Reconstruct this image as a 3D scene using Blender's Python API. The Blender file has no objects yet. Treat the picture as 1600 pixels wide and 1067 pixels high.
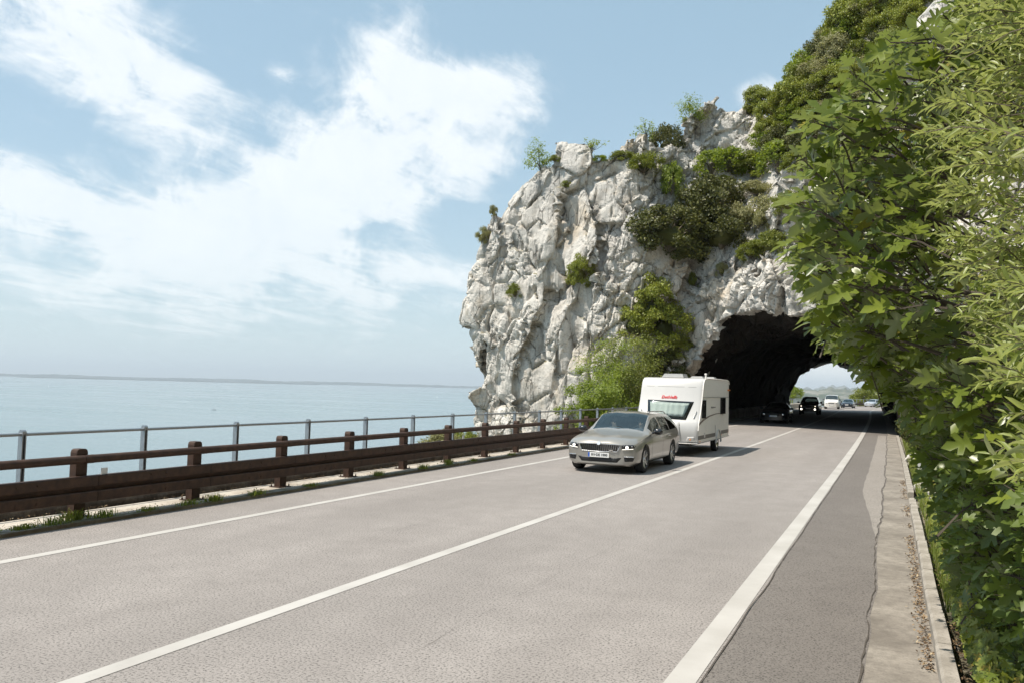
import bpy, bmesh, math, random
import numpy as np
from mathutils import Vector, Matrix
from mathutils.bvhtree import BVHTree

random.seed(7); RNG = np.random.default_rng(7)
S = bpy.context.scene
COL = S.collection
rad = math.radians

# ------------------------------------------------------------------ camera
cam_d = bpy.data.cameras.new("camera"); cam = bpy.data.objects.new("camera", cam_d); COL.objects.link(cam)
S.camera = cam
PSI, PITCH, ROLL = rad(25.0), rad(3.1), rad(1.56)
fw = Vector((-math.sin(PSI) * math.cos(PITCH), math.cos(PSI) * math.cos(PITCH), math.sin(PITCH)))
rt = Vector((math.cos(PSI), math.sin(PSI), 0)); up = rt.cross(fw)
rt2 = rt * math.cos(ROLL) + up * math.sin(ROLL); up2 = up * math.cos(ROLL) - rt * math.sin(ROLL)
Mx = Matrix((rt2, up2, -fw)).transposed().to_4x4(); Mx.translation = Vector((0, 0, 2.0)); cam.matrix_world = Mx
cam_d.sensor_width = 36.0; cam_d.lens = 36.0 * 1280 / 1600
cam_d.clip_start = 0.05; cam_d.clip_end = 120000

# ------------------------------------------------------------------ light
SHX, SHY = 0.42, 0.35                       # shadow offset per metre of height
sun_dir = Vector((-SHX, -SHY, 1)).normalized()   # towards the sun
elev = math.asin(sun_dir.z)
W = bpy.data.worlds.new("World"); S.world = W; W.use_nodes = True
wn, wl = W.node_tree.nodes, W.node_tree.links
wn.clear()
wout = wn.new("ShaderNodeOutputWorld"); wbg = wn.new("ShaderNodeBackground"); wl.new(wbg.outputs[0], wout.inputs[0])
sky = wn.new("ShaderNodeTexSky"); sky.sky_type = 'NISHITA'; sky.sun_disc = False
sky.sun_elevation = elev; sky.sun_rotation = math.atan2(sun_dir.x, sun_dir.y)
sky.altitude = 60; sky.air_density = 1.0; sky.dust_density = 1.6; sky.ozone_density = 1.6
wbg.inputs[1].default_value = 0.11
sun_d = bpy.data.lights.new("sun", 'SUN'); sun = bpy.data.objects.new("sun", sun_d); COL.objects.link(sun)
sun_d.energy = 4.9; sun_d.angle = rad(0.6); sun_d.color = (1.0, 0.925, 0.82)
sun.rotation_euler = (-sun_dir).to_track_quat('-Z', 'Y').to_euler(); sun.location = (-30, -20, 80)
S.view_settings.view_transform = 'Standard'; S.view_settings.look = 'None'
S.view_settings.gamma = 1; S.view_settings.use_curve_mapping = False
S.view_settings.exposure = 0.33
S.render.engine = 'CYCLES'
S.cycles.max_bounces = 8; S.cycles.transparent_max_bounces = 12; S.cycles.volume_bounces = 0

# sky: Nishita with clouds laid over it by direction
def wnode(t, **k):
    n = wn.new(t)
    for a, b in k.items(): setattr(n, a, b)
    return n
def wmath(op, a, b=None, c=None, clamp=False):
    n = wn.new("ShaderNodeMath"); n.operation = op; n.use_clamp = clamp
    for i, v in enumerate((a, b, c)):
        if v is None: continue
        if isinstance(v, (int, float)): n.inputs[i].default_value = v
        else: wl.new(v, n.inputs[i])
    return n.outputs[0]
tc = wnode("ShaderNodeTexCoord"); sep = wnode("ShaderNodeSeparateXYZ"); wl.new(tc.outputs['Generated'], sep.inputs[0])
X, Y, Z = sep.outputs
AZ = wmath('MULTIPLY', wmath('ARCTAN2', X, Y), 57.2958)
EL = wmath('MULTIPLY', wmath('ARCSINE', Z), 57.2958)
zc = wmath('ADD', wmath('MAXIMUM', Z, 0.0), 0.09)
comb = wnode("ShaderNodeCombineXYZ"); wl.new(wmath('DIVIDE', X, zc), comb.inputs[0]); wl.new(wmath('DIVIDE', Y, zc), comb.inputs[1])
def wnoise(scale, detail, rough, dist, rot=0.0, sc=(1, 1, 1), vec=None):
    mp = wnode("ShaderNodeMapping"); mp.inputs['Rotation'].default_value = (0, 0, rot); mp.inputs['Scale'].default_value = sc
    wl.new(vec or comb.outputs[0], mp.inputs[0])
    n = wnode("ShaderNodeTexNoise"); n.inputs['Scale'].default_value = scale; n.inputs['Detail'].default_value = detail
    n.inputs['Roughness'].default_value = rough; n.inputs['Distortion'].default_value = dist
    wl.new(mp.outputs[0], n.inputs[0]); return n.outputs[0]
fine = wnoise(3.2, 14, 0.68, 0.4, rad(35), (1.0, 0.45, 1))      # streaky
puff = wnoise(13.0, 14, 0.66, 0.5, vec=tc.outputs['Generated'])   # puffy
wide = wnoise(0.55, 6, 0.55, 0.6, rad(-30), (1, 0.6, 1))
def blob(az, el, ra, re, ang, amp):
    """soft cloud bank around a direction (degrees)"""
    c, s = math.cos(rad(ang)), math.sin(rad(ang))
    da = wmath('MULTIPLY', wmath('SUBTRACT', AZ, az), math.cos(rad(el))); de = wmath('SUBTRACT', EL, el)
    u = wmath('DIVIDE', wmath('ADD', wmath('MULTIPLY', da, c), wmath('MULTIPLY', de, s)), ra)
    v = wmath('DIVIDE', wmath('SUBTRACT', wmath('MULTIPLY', de, c), wmath('MULTIPLY', da, s)), re)
    d2 = wmath('ADD', wmath('MULTIPLY', u, u), wmath('MULTIPLY', v, v))
    return wmath('MULTIPLY', wmath('POWER', 2.718, wmath('MULTIPLY', d2, -1.0)), amp)
BL = [(-55, 20.8, 10, 3.0, -16, 1.1), (-50.5, 17.5, 7, 2.2, -25, .6), (-57.5, 11.0, 6, 2.2, -14, .7), (-47, 9.3, 13, 3.4, -3, .72),
      (-39.5, 13.0, 8.5, 3.6, 25, .85), (-35, 16.5, 5, 4.6, 10, .7), (-34.2, 22.5, 3.2, 4.5, 20, .62), (-34, 12, 6, 1.5, 8, .45),
      (-30.2, 20.0, 3.6, 1.5, -12, 1.05), (-25.8, 20.6, 3.4, 2.8, 20, .66), (-27.6, 15.4, 3.0, 1.8, 15, .75), (-24.5, 17.6, 2.2, 2.0, 10, .35),
      (-8.4, 19.3, 1.9, 1.4, 15, .8), (-41.6, 19.9, 1.2, .7, -10, .45), (-44, 4.8, 20, 3.4, 0, .60), (-48, 11, 17, 8, 0, .20), (-30, 7.5, 9, 2.0, -4, .38), (-46, 25, 5, 1.6, -8, .5)]
acc = None
for b in BL:
    o = blob(*b); acc = o if acc is None else wmath('ADD', acc, o)
# broken cloud outside the view, thinned to cut the ambient light
far_az = wmath('GREATER_THAN', wmath('ABSOLUTE', wmath('ADD', AZ, 25)), 55)
other = wmath('MULTIPLY', wmath('SUBTRACT', wide, 0.42), 2.2, clamp=True)
mixw = wmath('SMOOTH_MIN', 1.0, wmath('MULTIPLY', wmath('MAXIMUM', wmath('SUBTRACT', wmath('ABSOLUTE', wmath('ADD', AZ, 25)), 45), 0), 0.05), 0.1)
mixe = wmath('MULTIPLY', wmath('MAXIMUM', wmath('SUBTRACT', EL, 27), 0), 0.08, clamp=True)
mo = wmath('MAXIMUM', wmath('MULTIPLY', mixw, 1, clamp=True), mixe)
base = wmath('ADD', wmath('MULTIPLY', acc, wmath('SUBTRACT', 1.0, mo)), wmath('MULTIPLY', other, mo))
nz = wmath('ADD', wmath('MULTIPLY', wmath('SUBTRACT', fine, 0.5), 1.5), wmath('MULTIPLY', wmath('SUBTRACT', puff, 0.5), 1.3))
dens = wmath('ADD', wmath('SUBTRACT', wmath('MULTIPLY', base, 0.95), 0.36), wmath('MULTIPLY', nz, wmath('ADD', wmath('MULTIPLY', base, 1.0), 0.55)))
mr = wnode("ShaderNodeMapRange"); mr.interpolation_type = 'SMOOTHSTEP'; wl.new(dens, mr.inputs[0])
mr.inputs[1].default_value = -0.06; mr.inputs[2].default_value = 0.66; mr.inputs[3].default_value = 0.0; mr.inputs[4].default_value = 0.90
# cloud light: white, a little greyer where the veil is dense
shade = wnode("ShaderNodeMix", data_type='RGBA'); wl.new(puff, shade.inputs[0])
shade.inputs[6].default_value = (6.2, 6.8, 7.3, 1); shade.inputs[7].default_value = (8.3, 8.5, 8.6, 1)
# a summer sky seen over water is milky: whiten the blue a little everywhere
milky = wnode("ShaderNodeMix", data_type='RGBA'); milky.inputs[0].default_value = 0.55
wl.new(sky.outputs[0], milky.inputs[6]); milky.inputs[7].default_value = (3.7, 5.45, 6.4, 1)
mix = wnode("ShaderNodeMix", data_type='RGBA'); wl.new(mr.outputs[0], mix.inputs[0]); wl.new(milky.outputs[2], mix.inputs[6]); wl.new(shade.outputs[2], mix.inputs[7])
hz = wmath('MULTIPLY', wmath('POWER', 2.718, wmath('MULTIPLY', wmath('MAXIMUM', EL, 0.0), -0.16)), 0.75, clamp=True)
mixh = wnode("ShaderNodeMix", data_type='RGBA'); wl.new(hz, mixh.inputs[0]); wl.new(mix.outputs[2], mixh.inputs[6]); mixh.inputs[7].default_value = (6.05, 7.05, 7.25, 1)
gl_ = blob(4, 2.5, 17, 9, 0, .85)
mixg = wnode("ShaderNodeMix", data_type='RGBA'); wl.new(gl_, mixg.inputs[0]); wl.new(mixh.outputs[2], mixg.inputs[6]); mixg.inputs[7].default_value = (9.4, 9.2, 8.8, 1)
wl.new(mixg.outputs[2], wbg.inputs[0])

# ------------------------------------------------------------------ helpers
def ptag(o, label=None, cat=None, group=None, kind=None):
    if label: o['label'] = label
    if cat: o['category'] = cat
    if group: o['group'] = group
    if kind: o['kind'] = kind
    return o
def empty(name, loc=(0, 0, 0), rz=0.0):
    o = bpy.data.objects.new(name, None); o.location = loc; o.rotation_euler = (0, 0, rz); o.empty_display_size = .2
    COL.objects.link(o); return o
def mesh_obj(name, verts, faces, mats, parent=None, smooth=False, mi=None, loc=None):
    me = bpy.data.meshes.new(name)
    me.from_pydata([tuple(v) for v in verts], [], faces)
    if not isinstance(mats, (list, tuple)): mats = [mats]
    for m in mats: me.materials.append(m)
    if mi is not None: me.polygons.foreach_set('material_index', np.asarray(mi, dtype=np.int32))
    if smooth: me.polygons.foreach_set('use_smooth', np.ones(len(me.polygons), dtype=bool))
    me.update()
    o = bpy.data.objects.new(name, me); COL.objects.link(o)
    if parent: o.parent = parent
    if loc: o.location = loc
    return o
def np_mesh(name, V, Fq, mats, parent=None, smooth=True, mi=None):
    """fast mesh from numpy arrays; Fq is (n,k)"""
    me = bpy.data.meshes.new(name); V = np.asarray(V, np.float32); Fq = np.asarray(Fq, np.int32); n, k = Fq.shape
    me.vertices.add(len(V)); me.vertices.foreach_set('co', V.ravel())
    me.loops.add(n * k); me.loops.foreach_set('vertex_index', Fq.ravel())
    me.polygons.add(n); me.polygons.foreach_set('loop_start', np.arange(0, n * k, k, dtype=np.int32))
    me.polygons.foreach_set('loop_total', np.full(n, k, dtype=np.int32))
    if not isinstance(mats, (list, tuple)): mats = [mats]
    for m in mats: me.materials.append(m)
    if mi is not None: me.polygons.foreach_set('material_index', np.asarray(mi, dtype=np.int32))
    me.polygons.foreach_set('use_smooth', np.full(n, bool(smooth)))
    me.update(calc_edges=True); me.validate()
    o = bpy.data.objects.new(name, me); COL.objects.link(o)
    if parent: o.parent = parent
    return o
class MB:
    """collects primitives into one mesh"""
    def __init__(s): s.v = []; s.f = []; s.m = []
    def add(s, vs, fs, mi=0):
        b = len(s.v); s.v += [tuple(v) for v in vs]; s.f += [tuple(b + i for i in f) for f in fs]; s.m += [mi] * len(fs); return s
    def box(s, c, d, mi=0, rz=0.0, bev=0.0, M=None):
        hx, hy, hz_ = d[0] / 2, d[1] / 2, d[2] / 2
        if bev:
            b = min(bev, hx * .9, hy * .9); pl = [(-hx + b, -hy), (hx - b, -hy), (hx, -hy + b), (hx, hy - b), (hx - b, hy), (-hx + b, hy), (-hx, hy - b), (-hx, -hy + b)]
        else: pl = [(-hx, -hy), (hx, -hy), (hx, hy), (-hx, hy)]
        n = len(pl)
        vs = [(x, y, -hz_) for x, y in pl] + [(x, y, hz_) for x, y in pl]
        fs = [tuple(range(n))[::-1], tuple(range(n, 2 * n))] + [(i, (i + 1) % n, n + (i + 1) % n, n + i) for i in range(n)]
        if M is None: M = Matrix.Rotation(rz, 3, 'Z')
        vs = [M @ Vector(v) + Vector(c) for v in vs]
        return s.add(vs, fs, mi)
    def tube(s, pts, r, n=8, mi=0, caps=True):
        pts = [Vector(p) for p in pts]; rs = r if isinstance(r, (list, tuple)) else [r] * len(pts)
        vs = []; prev = None
        for i, p in enumerate(pts):
            t = (pts[min(i + 1, len(pts) - 1)] - pts[max(i - 1, 0)])
            if t.length < 1e-9: t = Vector((0, 0, 1))
            t.normalize()
            if prev is None: a = t.orthogonal().normalized()
            else:
                a = prev - t * prev.dot(t)
                a = a.normalized() if a.length > 1e-6 else t.orthogonal().normalized()
            prev = a; b = t.cross(a)
            vs += [p + (a * math.cos(2 * math.pi * k / n) + b * math.sin(2 * math.pi * k / n)) * rs[i] for k in range(n)]
        fs = []
        for i in range(len(pts) - 1):
            for k in range(n): fs.append((i * n + k, i * n + (k + 1) % n, (i + 1) * n + (k + 1) % n, (i + 1) * n + k))
        if caps: fs += [tuple(range(n))[::-1], tuple(range((len(pts) - 1) * n, len(pts) * n))]
        return s.add(vs, fs, mi)
    def lathe(s, prof, n=24, axis='X', c=(0, 0, 0), mi=0, close=False):
        """prof: (r, a) pairs, a along the axis"""
        vs = []
        for r, a in prof:
            for k in range(n):
                t = 2 * math.pi * k / n; u, w = r * math.cos(t), r * math.sin(t)
                p = {'X': (a, u, w), 'Y': (u, a, w), 'Z': (u, w, a)}[axis]
                vs.append((p[0] + c[0], p[1] + c[1], p[2] + c[2]))
        m = len(prof); fs = []
        for i in range(m if close else m - 1):
            for k in range(n): fs.append((i * n + k, i * n + (k + 1) % n, ((i + 1) % m) * n + (k + 1) % n, ((i + 1) % m) * n + k))
        return s.add(vs, fs, mi)
    def prism(s, poly, d0, d1, axis='X', mi=0):
        """poly in the two other axes, extruded from d0 to d1"""
        n = len(poly)
        def P(a, b, d): return {'X': (d, a, b), 'Y': (a, d, b), 'Z': (a, b, d)}[axis]
        vs = [P(a, b, d0) for a, b in poly] + [P(a, b, d1) for a, b in poly]
        fs = [tuple(range(n))[::-1], tuple(range(n, 2 * n))] + [(i, (i + 1) % n, n + (i + 1) % n, n + i) for i in range(n)]
        return s.add(vs, fs, mi)
    def build(s, name, mats, parent=None, smooth=False, sharp=None):
        o = mesh_obj(name, s.v, s.f, mats, parent, smooth, s.m)
        if sharp is not None:
            o.data.polygons.foreach_set('use_smooth', np.ones(len(o.data.polygons), dtype=bool)); o.data.set_sharp_from_angle(angle=rad(sharp))
        return o
def copy_tree(o, parent=None):
    c = o.copy(); COL.objects.link(c)
    if parent: c.parent = parent
    for ch in [x for x in o.children]: copy_tree(ch, c)
    return c
def solidify_mods(o):
    """bake modifiers into the mesh"""
    dg = bpy.context.evaluated_depsgraph_get(); e = o.evaluated_get(dg)
    me = bpy.data.meshes.new_from_object(e, preserve_all_data_layers=True, depsgraph=dg); o.modifiers.clear(); o.data = me; return o
def text_mesh(name, body, size, mat, parent, M, extrude=0.002, shear=0.0, sx=1.0, bold=0.0):
    cu = bpy.data.curves.new(name, 'FONT'); cu.body = body; cu.size = size; cu.align_x = 'CENTER'; cu.align_y = 'CENTER'
    cu.extrude = extrude; cu.shear = shear; cu.offset = bold; cu.resolution_u = 2
    t = bpy.data.objects.new('tmp', cu); COL.objects.link(t)
    dg = bpy.context.evaluated_depsgraph_get(); me = bpy.data.meshes.new_from_object(t.evaluated_get(dg))
    bpy.data.objects.remove(t); me.transform(Matrix.Diagonal((sx, 1, 1, 1))); me.transform(M); me.materials.clear(); me.materials.append(mat)
    o = bpy.data.objects.new(name, me); COL.objects.link(o); o.parent = parent; return o

# ------------------------------------------------------------------ numpy noise
def _h(ix, iy, iz, seed=0):
    h = (ix.astype(np.uint32) * np.uint32(374761393) + iy.astype(np.uint32) * np.uint32(668265263) + iz.astype(np.uint32) * np.uint32(2147483647) + np.uint32(seed * 974711 + 12345))
    h = (h ^ (h >> np.uint32(13))) * np.uint32(1274126177); h = (h ^ (h >> np.uint32(16))) * np.uint32(2246822519); h = h ^ (h >> np.uint32(13))
    return h
def _u(h): return (h & np.uint32(0xffffff)).astype(np.float32) / np.float32(0xffffff)
def gn(P, seed=0):
    """gradient noise about -1..1"""
    P = P.astype(np.float32); I = np.floor(P).astype(np.int64); f = P - I; w = f * f * f * (f * (f * 6 - 15) + 10); r = 0
    for dx in (0, 1):
        for dy in (0, 1):
            for dz in (0, 1):
                h = _h(I[:, 0] + dx, I[:, 1] + dy, I[:, 2] + dz, seed)
                gx = _u(h) * 2 - 1; gy = _u(h * np.uint32(1664525) + np.uint32(1013904223)) * 2 - 1; gz = _u(h * np.uint32(22695477) + np.uint32(1)) * 2 - 1
                d = gx * (f[:, 0] - dx) + gy * (f[:, 1] - dy) + gz * (f[:, 2] - dz)
                r = r + d * (w[:, 0] if dx else 1 - w[:, 0]) * (w[:, 1] if dy else 1 - w[:, 1]) * (w[:, 2] if dz else 1 - w[:, 2])
    return r * 1.5
def fbm(P, o=4, seed=0, g=.5):
    a = 1; r = 0
    for k in range(o): r = r + a * gn(P * (2 ** k), seed + k); a *= g
    return r
def vor(P, seed=0):
    """F1, F2, random per cell, facet tilt value"""
    P = P.astype(np.float32); I = np.floor(P).astype(np.int64); n = len(P)
    f1 = np.full(n, 9e9, np.float32); f2 = f1.copy(); c = np.zeros(n, np.float32); tl = np.zeros(n, np.float32)
    for dx in (-1, 0, 1):
        for dy in (-1, 0, 1):
            for dz in (-1, 0, 1):
                J = I + (dx, dy, dz); h = _h(J[:, 0], J[:, 1], J[:, 2], seed)
                a = _u(h); b = _u(h * np.uint32(1664525) + np.uint32(1013904223)); e = _u(h * np.uint32(22695477) + np.uint32(1))
                vx = J[:, 0] + a - P[:, 0]; vy = J[:, 1] + b - P[:, 1]; vz = J[:, 2] + e - P[:, 2]
                d = vx * vx + vy * vy + vz * vz
                m = d < f1; f2 = np.where(m, f1, np.minimum(f2, d)); f1 = np.where(m, d, f1)
                k = _u(h * np.uint32(2654435761) + np.uint32(77)); c = np.where(m, k, c)
                t = (vx * (b - .5) + vy * (e - .5) + vz * (a - .5)); tl = np.where(m, t, tl)
    return np.sqrt(f1), np.sqrt(f2), c, tl

# ------------------------------------------------------------------ materials
class NT:
    def __init__(s, name):
        s.m = bpy.data.materials.new(name); s.m.use_nodes = True; s.n = s.m.node_tree.nodes; s.l = s.m.node_tree.links
        s.b = s.n['Principled BSDF']; s.out = s.n['Material Output']; s._tc = None
    def tc(s, k='Object'):
        if not s._tc: s._tc = s.n.new('ShaderNodeTexCoord')
        return s._tc.outputs[k]
    def noise(s, scale, detail=4, rough=.55, sc=None, dist=0, vec=None, rot=None):
        v = vec or s.tc()
        if sc or rot:
            m = s.n.new('ShaderNodeMapping'); m.inputs['Scale'].default_value = sc or (1, 1, 1); m.inputs['Rotation'].default_value = rot or (0, 0, 0); s.l.new(v, m.inputs[0]); v = m.outputs[0]
        t = s.n.new('ShaderNodeTexNoise'); t.inputs['Scale'].default_value = scale; t.inputs['Detail'].default_value = detail
        t.inputs['Roughness'].default_value = rough; t.inputs['Distortion'].default_value = dist; s.l.new(v, t.inputs[0]); return t.outputs[0]
    def voro(s, scale, feat='DISTANCE_TO_EDGE', sc=None, out=0):
        v = s.tc()
        if sc: m = s.n.new('ShaderNodeMapping'); m.inputs['Scale'].default_value = sc; s.l.new(v, m.inputs[0]); v = m.outputs[0]
        t = s.n.new('ShaderNodeTexVoronoi'); t.feature = feat; t.inputs['Scale'].default_value = scale; s.l.new(v, t.inputs[0]); return t.outputs[out]
    def ramp(s, fac, stops, interp='LINEAR'):
        r = s.n.new('ShaderNodeValToRGB'); r.color_ramp.interpolation = interp; e = r.color_ramp.elements
        while len(e) < len(stops): e.new(.5)
        for i, (p, c) in enumerate(stops): e[i].position = p; e[i].color = (*c, 1) if len(c) == 3 else c
        s.l.new(fac, r.inputs[0]); return r.outputs[0]
    def mr(s, v, a, b, c=0., d=1.):
        r = s.n.new('ShaderNodeMapRange'); s.l.new(v, r.inputs[0])
        for i, x in enumerate((a, b, c, d)): r.inputs[i + 1].default_value = x
        return r.outputs[0]
    def mix(s, f, a, b, mode='MIX'):
        r = s.n.new('ShaderNodeMix'); r.data_type = 'RGBA'; r.blend_type = mode
        for v, i in ((f, 0), (a, 6), (b, 7)):
            if isinstance(v, (int, float)): r.inputs[i].default_value = v
            elif isinstance(v, tuple): r.inputs[i].default_value = (*v, 1) if len(v) == 3 else v
            else: s.l.new(v, r.inputs[i])
        return r.outputs[2]
    def math(s, op, a, b=None, clamp=False):
        r = s.n.new('ShaderNodeMath'); r.operation = op; r.use_clamp = clamp
        for i, v in enumerate((a, b)):
            if v is None: continue
            if isinstance(v, (int, float)): r.inputs[i].default_value = v
            else: s.l.new(v, r.inputs[i])
        return r.outputs[0]
    def col(s, v):
        if isinstance(v, tuple): s.b.inputs['Base Color'].default_value = (*v, 1)
        else: s.l.new(v, s.b.inputs['Base Color'])
        return s
    def set(s, **k):
        for a, v in k.items():
            i = s.b.inputs[a.replace('_', ' ')]
            if isinstance(v, (int, float, tuple)): i.default_value = v
            else: s.l.new(v, i)
        return s
    def bump(s, h, strength=.5, dist=.02):
        b = s.n.new('ShaderNodeBump'); b.inputs['Strength'].default_value = strength; b.inputs['Distance'].default_value = dist
        s.l.new(h, b.inputs['Height'])
        prev = s.b.inputs['Normal'].links
        if prev: s.l.new(prev[0].from_socket, b.inputs['Normal'])
        s.l.new(b.outputs[0], s.b.inputs['Normal']); return s
def simple(name, col, rough=.6, metal=0., var=.12, scale=6., coat=0., bump=0.):
    t = NT(name); n = t.noise(scale, 5)
    t.col(t.mix(t.mr(n, .3, .7), tuple(c * (1 - var) for c in col), tuple(min(1, c * (1 + var)) for c in col)))
    t.set(Roughness=rough, Metallic=metal)
    if coat: t.set(Coat_Weight=coat, Coat_Roughness=.05)
    if bump: t.bump(t.noise(scale * 12, 4), .3, bump)
    return t.m
M = {}
# asphalt, aged and pale with coarse aggregate
def asphalt(name, a, b, grain=60):
    t = NT(name); g = t.noise(grain, 3, .7); v = t.voro(grain * .9, 'F1'); big = t.noise(.35, 6, .6, sc=(1.6, .35, 1)); mid = t.noise(2.2, 5, .6)
    c = t.mix(t.mr(big, .3, .72), a, b)
    c = t.mix(t.mr(mid, .35, .75, 0, .5), c, tuple(x * .86 for x in a))
    c = t.mix(t.mr(g, .36, .50), tuple(x * .34 for x in a), c)
    c = t.mix(t.mr(v, .0, .22, .35, 0), c, tuple(min(1, x * 1.35) for x in b))
    # oil and tyre lanes along the road
    sx = t.n.new('ShaderNodeSeparateXYZ'); t.l.new(t.tc(), sx.inputs[0])
    tr = t.math('ABSOLUTE', t.math('SUBTRACT', t.math('ABSOLUTE', t.math('SUBTRACT', t.math('ABSOLUTE', t.math('ADD', sx.outputs[0], 4.875)), 1.825)), .75))
    tr = t.math('MULTIPLY', t.mr(tr, .05, .5, 1, 0), t.mr(t.noise(.6, 5, .6, sc=(1, .15, 1)), .3, .7, .3, 1))
    c = t.mix(t.math('MULTIPLY', tr, .11), c, (.12, .105, .095))
    oil = t.mr(t.noise(.9, 4, .6, sc=(1.5, .5, 1)), .66, .74, 0, .2); c = t.mix(oil, c, (.12, .11, .10))
    t.col(c).set(Roughness=.88, Specular_IOR_Level=.3)
    t.bump(g, .55, .006); return t.m
M['asphalt'] = asphalt('road_asphalt', (.255, .233, .216), (.355, .325, .303), 50)
M['asphalt_dark'] = asphalt('shoulder_asphalt', (.165, .148, .134), (.21, .19, .172), 60)
M['asphalt_pale'] = asphalt('pale_asphalt', (.27, .243, .216), (.32, .292, .262), 60)
def concrete(name, a, dark, sc=1.0):
    t = NT(name); n1 = t.noise(1.1 * sc, 7, .65); n2 = t.noise(9 * sc, 6, .7); n3 = t.noise(60, 3)
    c = t.mix(t.mr(n1, .38, .62), dark, a); c = t.mix(t.mr(n2, .42, .7, 0, .6), c, tuple(x * .62 for x in dark)); c = t.mix(t.mr(n3, .3, .5, .35, 0), c, tuple(x * .5 for x in dark))
    t.col(c).set(Roughness=.9, Specular_IOR_Level=.3); t.bump(n2, .4, .01); t.bump(n3, .4, .004); return t.m
M['concrete'] = concrete('gutter_concrete', (.32, .288, .245), (.19, .168, .142))
M['kerb'] = concrete('kerb_concrete', (.42, .385, .335), (.24, .215, .18), 2)
M['ledge'] = concrete('ledge_concrete', (.56, .52, .45), (.36, .31, .25))
M['parapet'] = concrete('parapet_stone', (.22, .18, .14), (.09, .072, .055), 2.5)
t = NT('road_paint'); n = t.noise(14, 6, .7); n2 = t.noise(1.3, 4); 
t.col(t.mix(t.mr(n, .62, .74, 0, .55), t.mix(t.mr(n2, .3, .7), (.38, .36, .33), (.48, .46, .43)), (.3, .285, .27))).set(Roughness=.7); t.bump(t.noise(70, 3), .3, .003); M['paint'] = t.m
t = NT('crack_filler'); t.col(t.mix(t.noise(30, 3), (.035, .03, .027), (.12, .10, .08))).set(Roughness=.95); M['crack'] = t.m
# limestone
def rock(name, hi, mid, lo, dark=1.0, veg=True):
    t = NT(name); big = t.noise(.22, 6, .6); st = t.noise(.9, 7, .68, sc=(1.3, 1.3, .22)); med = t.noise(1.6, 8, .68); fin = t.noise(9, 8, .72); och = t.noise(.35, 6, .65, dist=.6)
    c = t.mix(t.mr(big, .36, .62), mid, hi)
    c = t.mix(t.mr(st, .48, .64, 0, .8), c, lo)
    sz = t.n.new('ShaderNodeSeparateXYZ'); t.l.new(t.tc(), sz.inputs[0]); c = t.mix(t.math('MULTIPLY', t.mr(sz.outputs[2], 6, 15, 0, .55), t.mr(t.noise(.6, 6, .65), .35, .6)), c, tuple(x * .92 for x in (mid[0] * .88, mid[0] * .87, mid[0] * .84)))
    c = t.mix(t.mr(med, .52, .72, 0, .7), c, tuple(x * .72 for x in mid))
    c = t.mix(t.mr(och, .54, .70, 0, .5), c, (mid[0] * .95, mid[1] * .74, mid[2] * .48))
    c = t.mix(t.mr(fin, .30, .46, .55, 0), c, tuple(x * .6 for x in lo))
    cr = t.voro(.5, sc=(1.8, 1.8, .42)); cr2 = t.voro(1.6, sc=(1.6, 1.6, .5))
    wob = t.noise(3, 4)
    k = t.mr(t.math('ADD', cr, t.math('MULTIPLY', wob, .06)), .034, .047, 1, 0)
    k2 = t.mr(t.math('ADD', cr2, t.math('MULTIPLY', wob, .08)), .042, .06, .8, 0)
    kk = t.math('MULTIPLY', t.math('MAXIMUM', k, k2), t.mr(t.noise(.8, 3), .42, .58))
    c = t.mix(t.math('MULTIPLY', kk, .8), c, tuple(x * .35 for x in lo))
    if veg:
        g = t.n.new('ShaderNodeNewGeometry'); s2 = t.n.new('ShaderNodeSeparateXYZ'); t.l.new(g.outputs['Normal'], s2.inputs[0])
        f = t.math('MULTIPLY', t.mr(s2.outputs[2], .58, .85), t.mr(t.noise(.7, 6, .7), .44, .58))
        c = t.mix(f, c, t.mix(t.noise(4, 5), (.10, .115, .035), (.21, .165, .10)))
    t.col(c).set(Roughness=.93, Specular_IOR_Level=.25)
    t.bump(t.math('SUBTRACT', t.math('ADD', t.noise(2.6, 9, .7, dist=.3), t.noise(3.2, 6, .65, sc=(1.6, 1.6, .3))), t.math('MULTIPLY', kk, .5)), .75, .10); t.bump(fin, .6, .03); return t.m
M['rock'] = rock('limestone', (.73, .69, .63), (.55, .522, .475), (.25, .23, .20))
M['tunnel_rock'] = rock('shade_dark_tunnel_rock', (.045, .038, .032), (.028, .024, .02), (.012, .011, .01), veg=False)  # limestone colour taken almost to black to deepen the shade inside the tunnel
t = NT('slope_soil'); c = t.mix(t.mr(t.noise(.5, 7, .65), .4, .6), (.10, .10, .04), (.24, .205, .15)); c = t.mix(t.mr(t.noise(3, 6, .7), .5, .65), c, (.38, .36, .32))
t.col(c).set(Roughness=.95); t.bump(t.noise(3, 8, .7), 1, .2); M['soil'] = t.m
# water
t = NT('sea_water'); t.col((.10,.18,.21)).set(Roughness=.16, IOR=1.33, Specular_IOR_Level=.5)
w1 = t.noise(.12, 8, .62, sc=(1, 1.6, 1)); w2 = t.noise(.0025, 7, .6, sc=(.6, 2.2, 1), rot=(0, 0, .5)); 
t.set(Roughness=t.mr(w2, .35, .65, .10, .30)); t.col(t.mix(t.mr(w2, .38, .62), (.12, .185, .205), (.16, .22, .235))); t.bump(w1, .55, 1.2); M['sea'] = t.m
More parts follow.
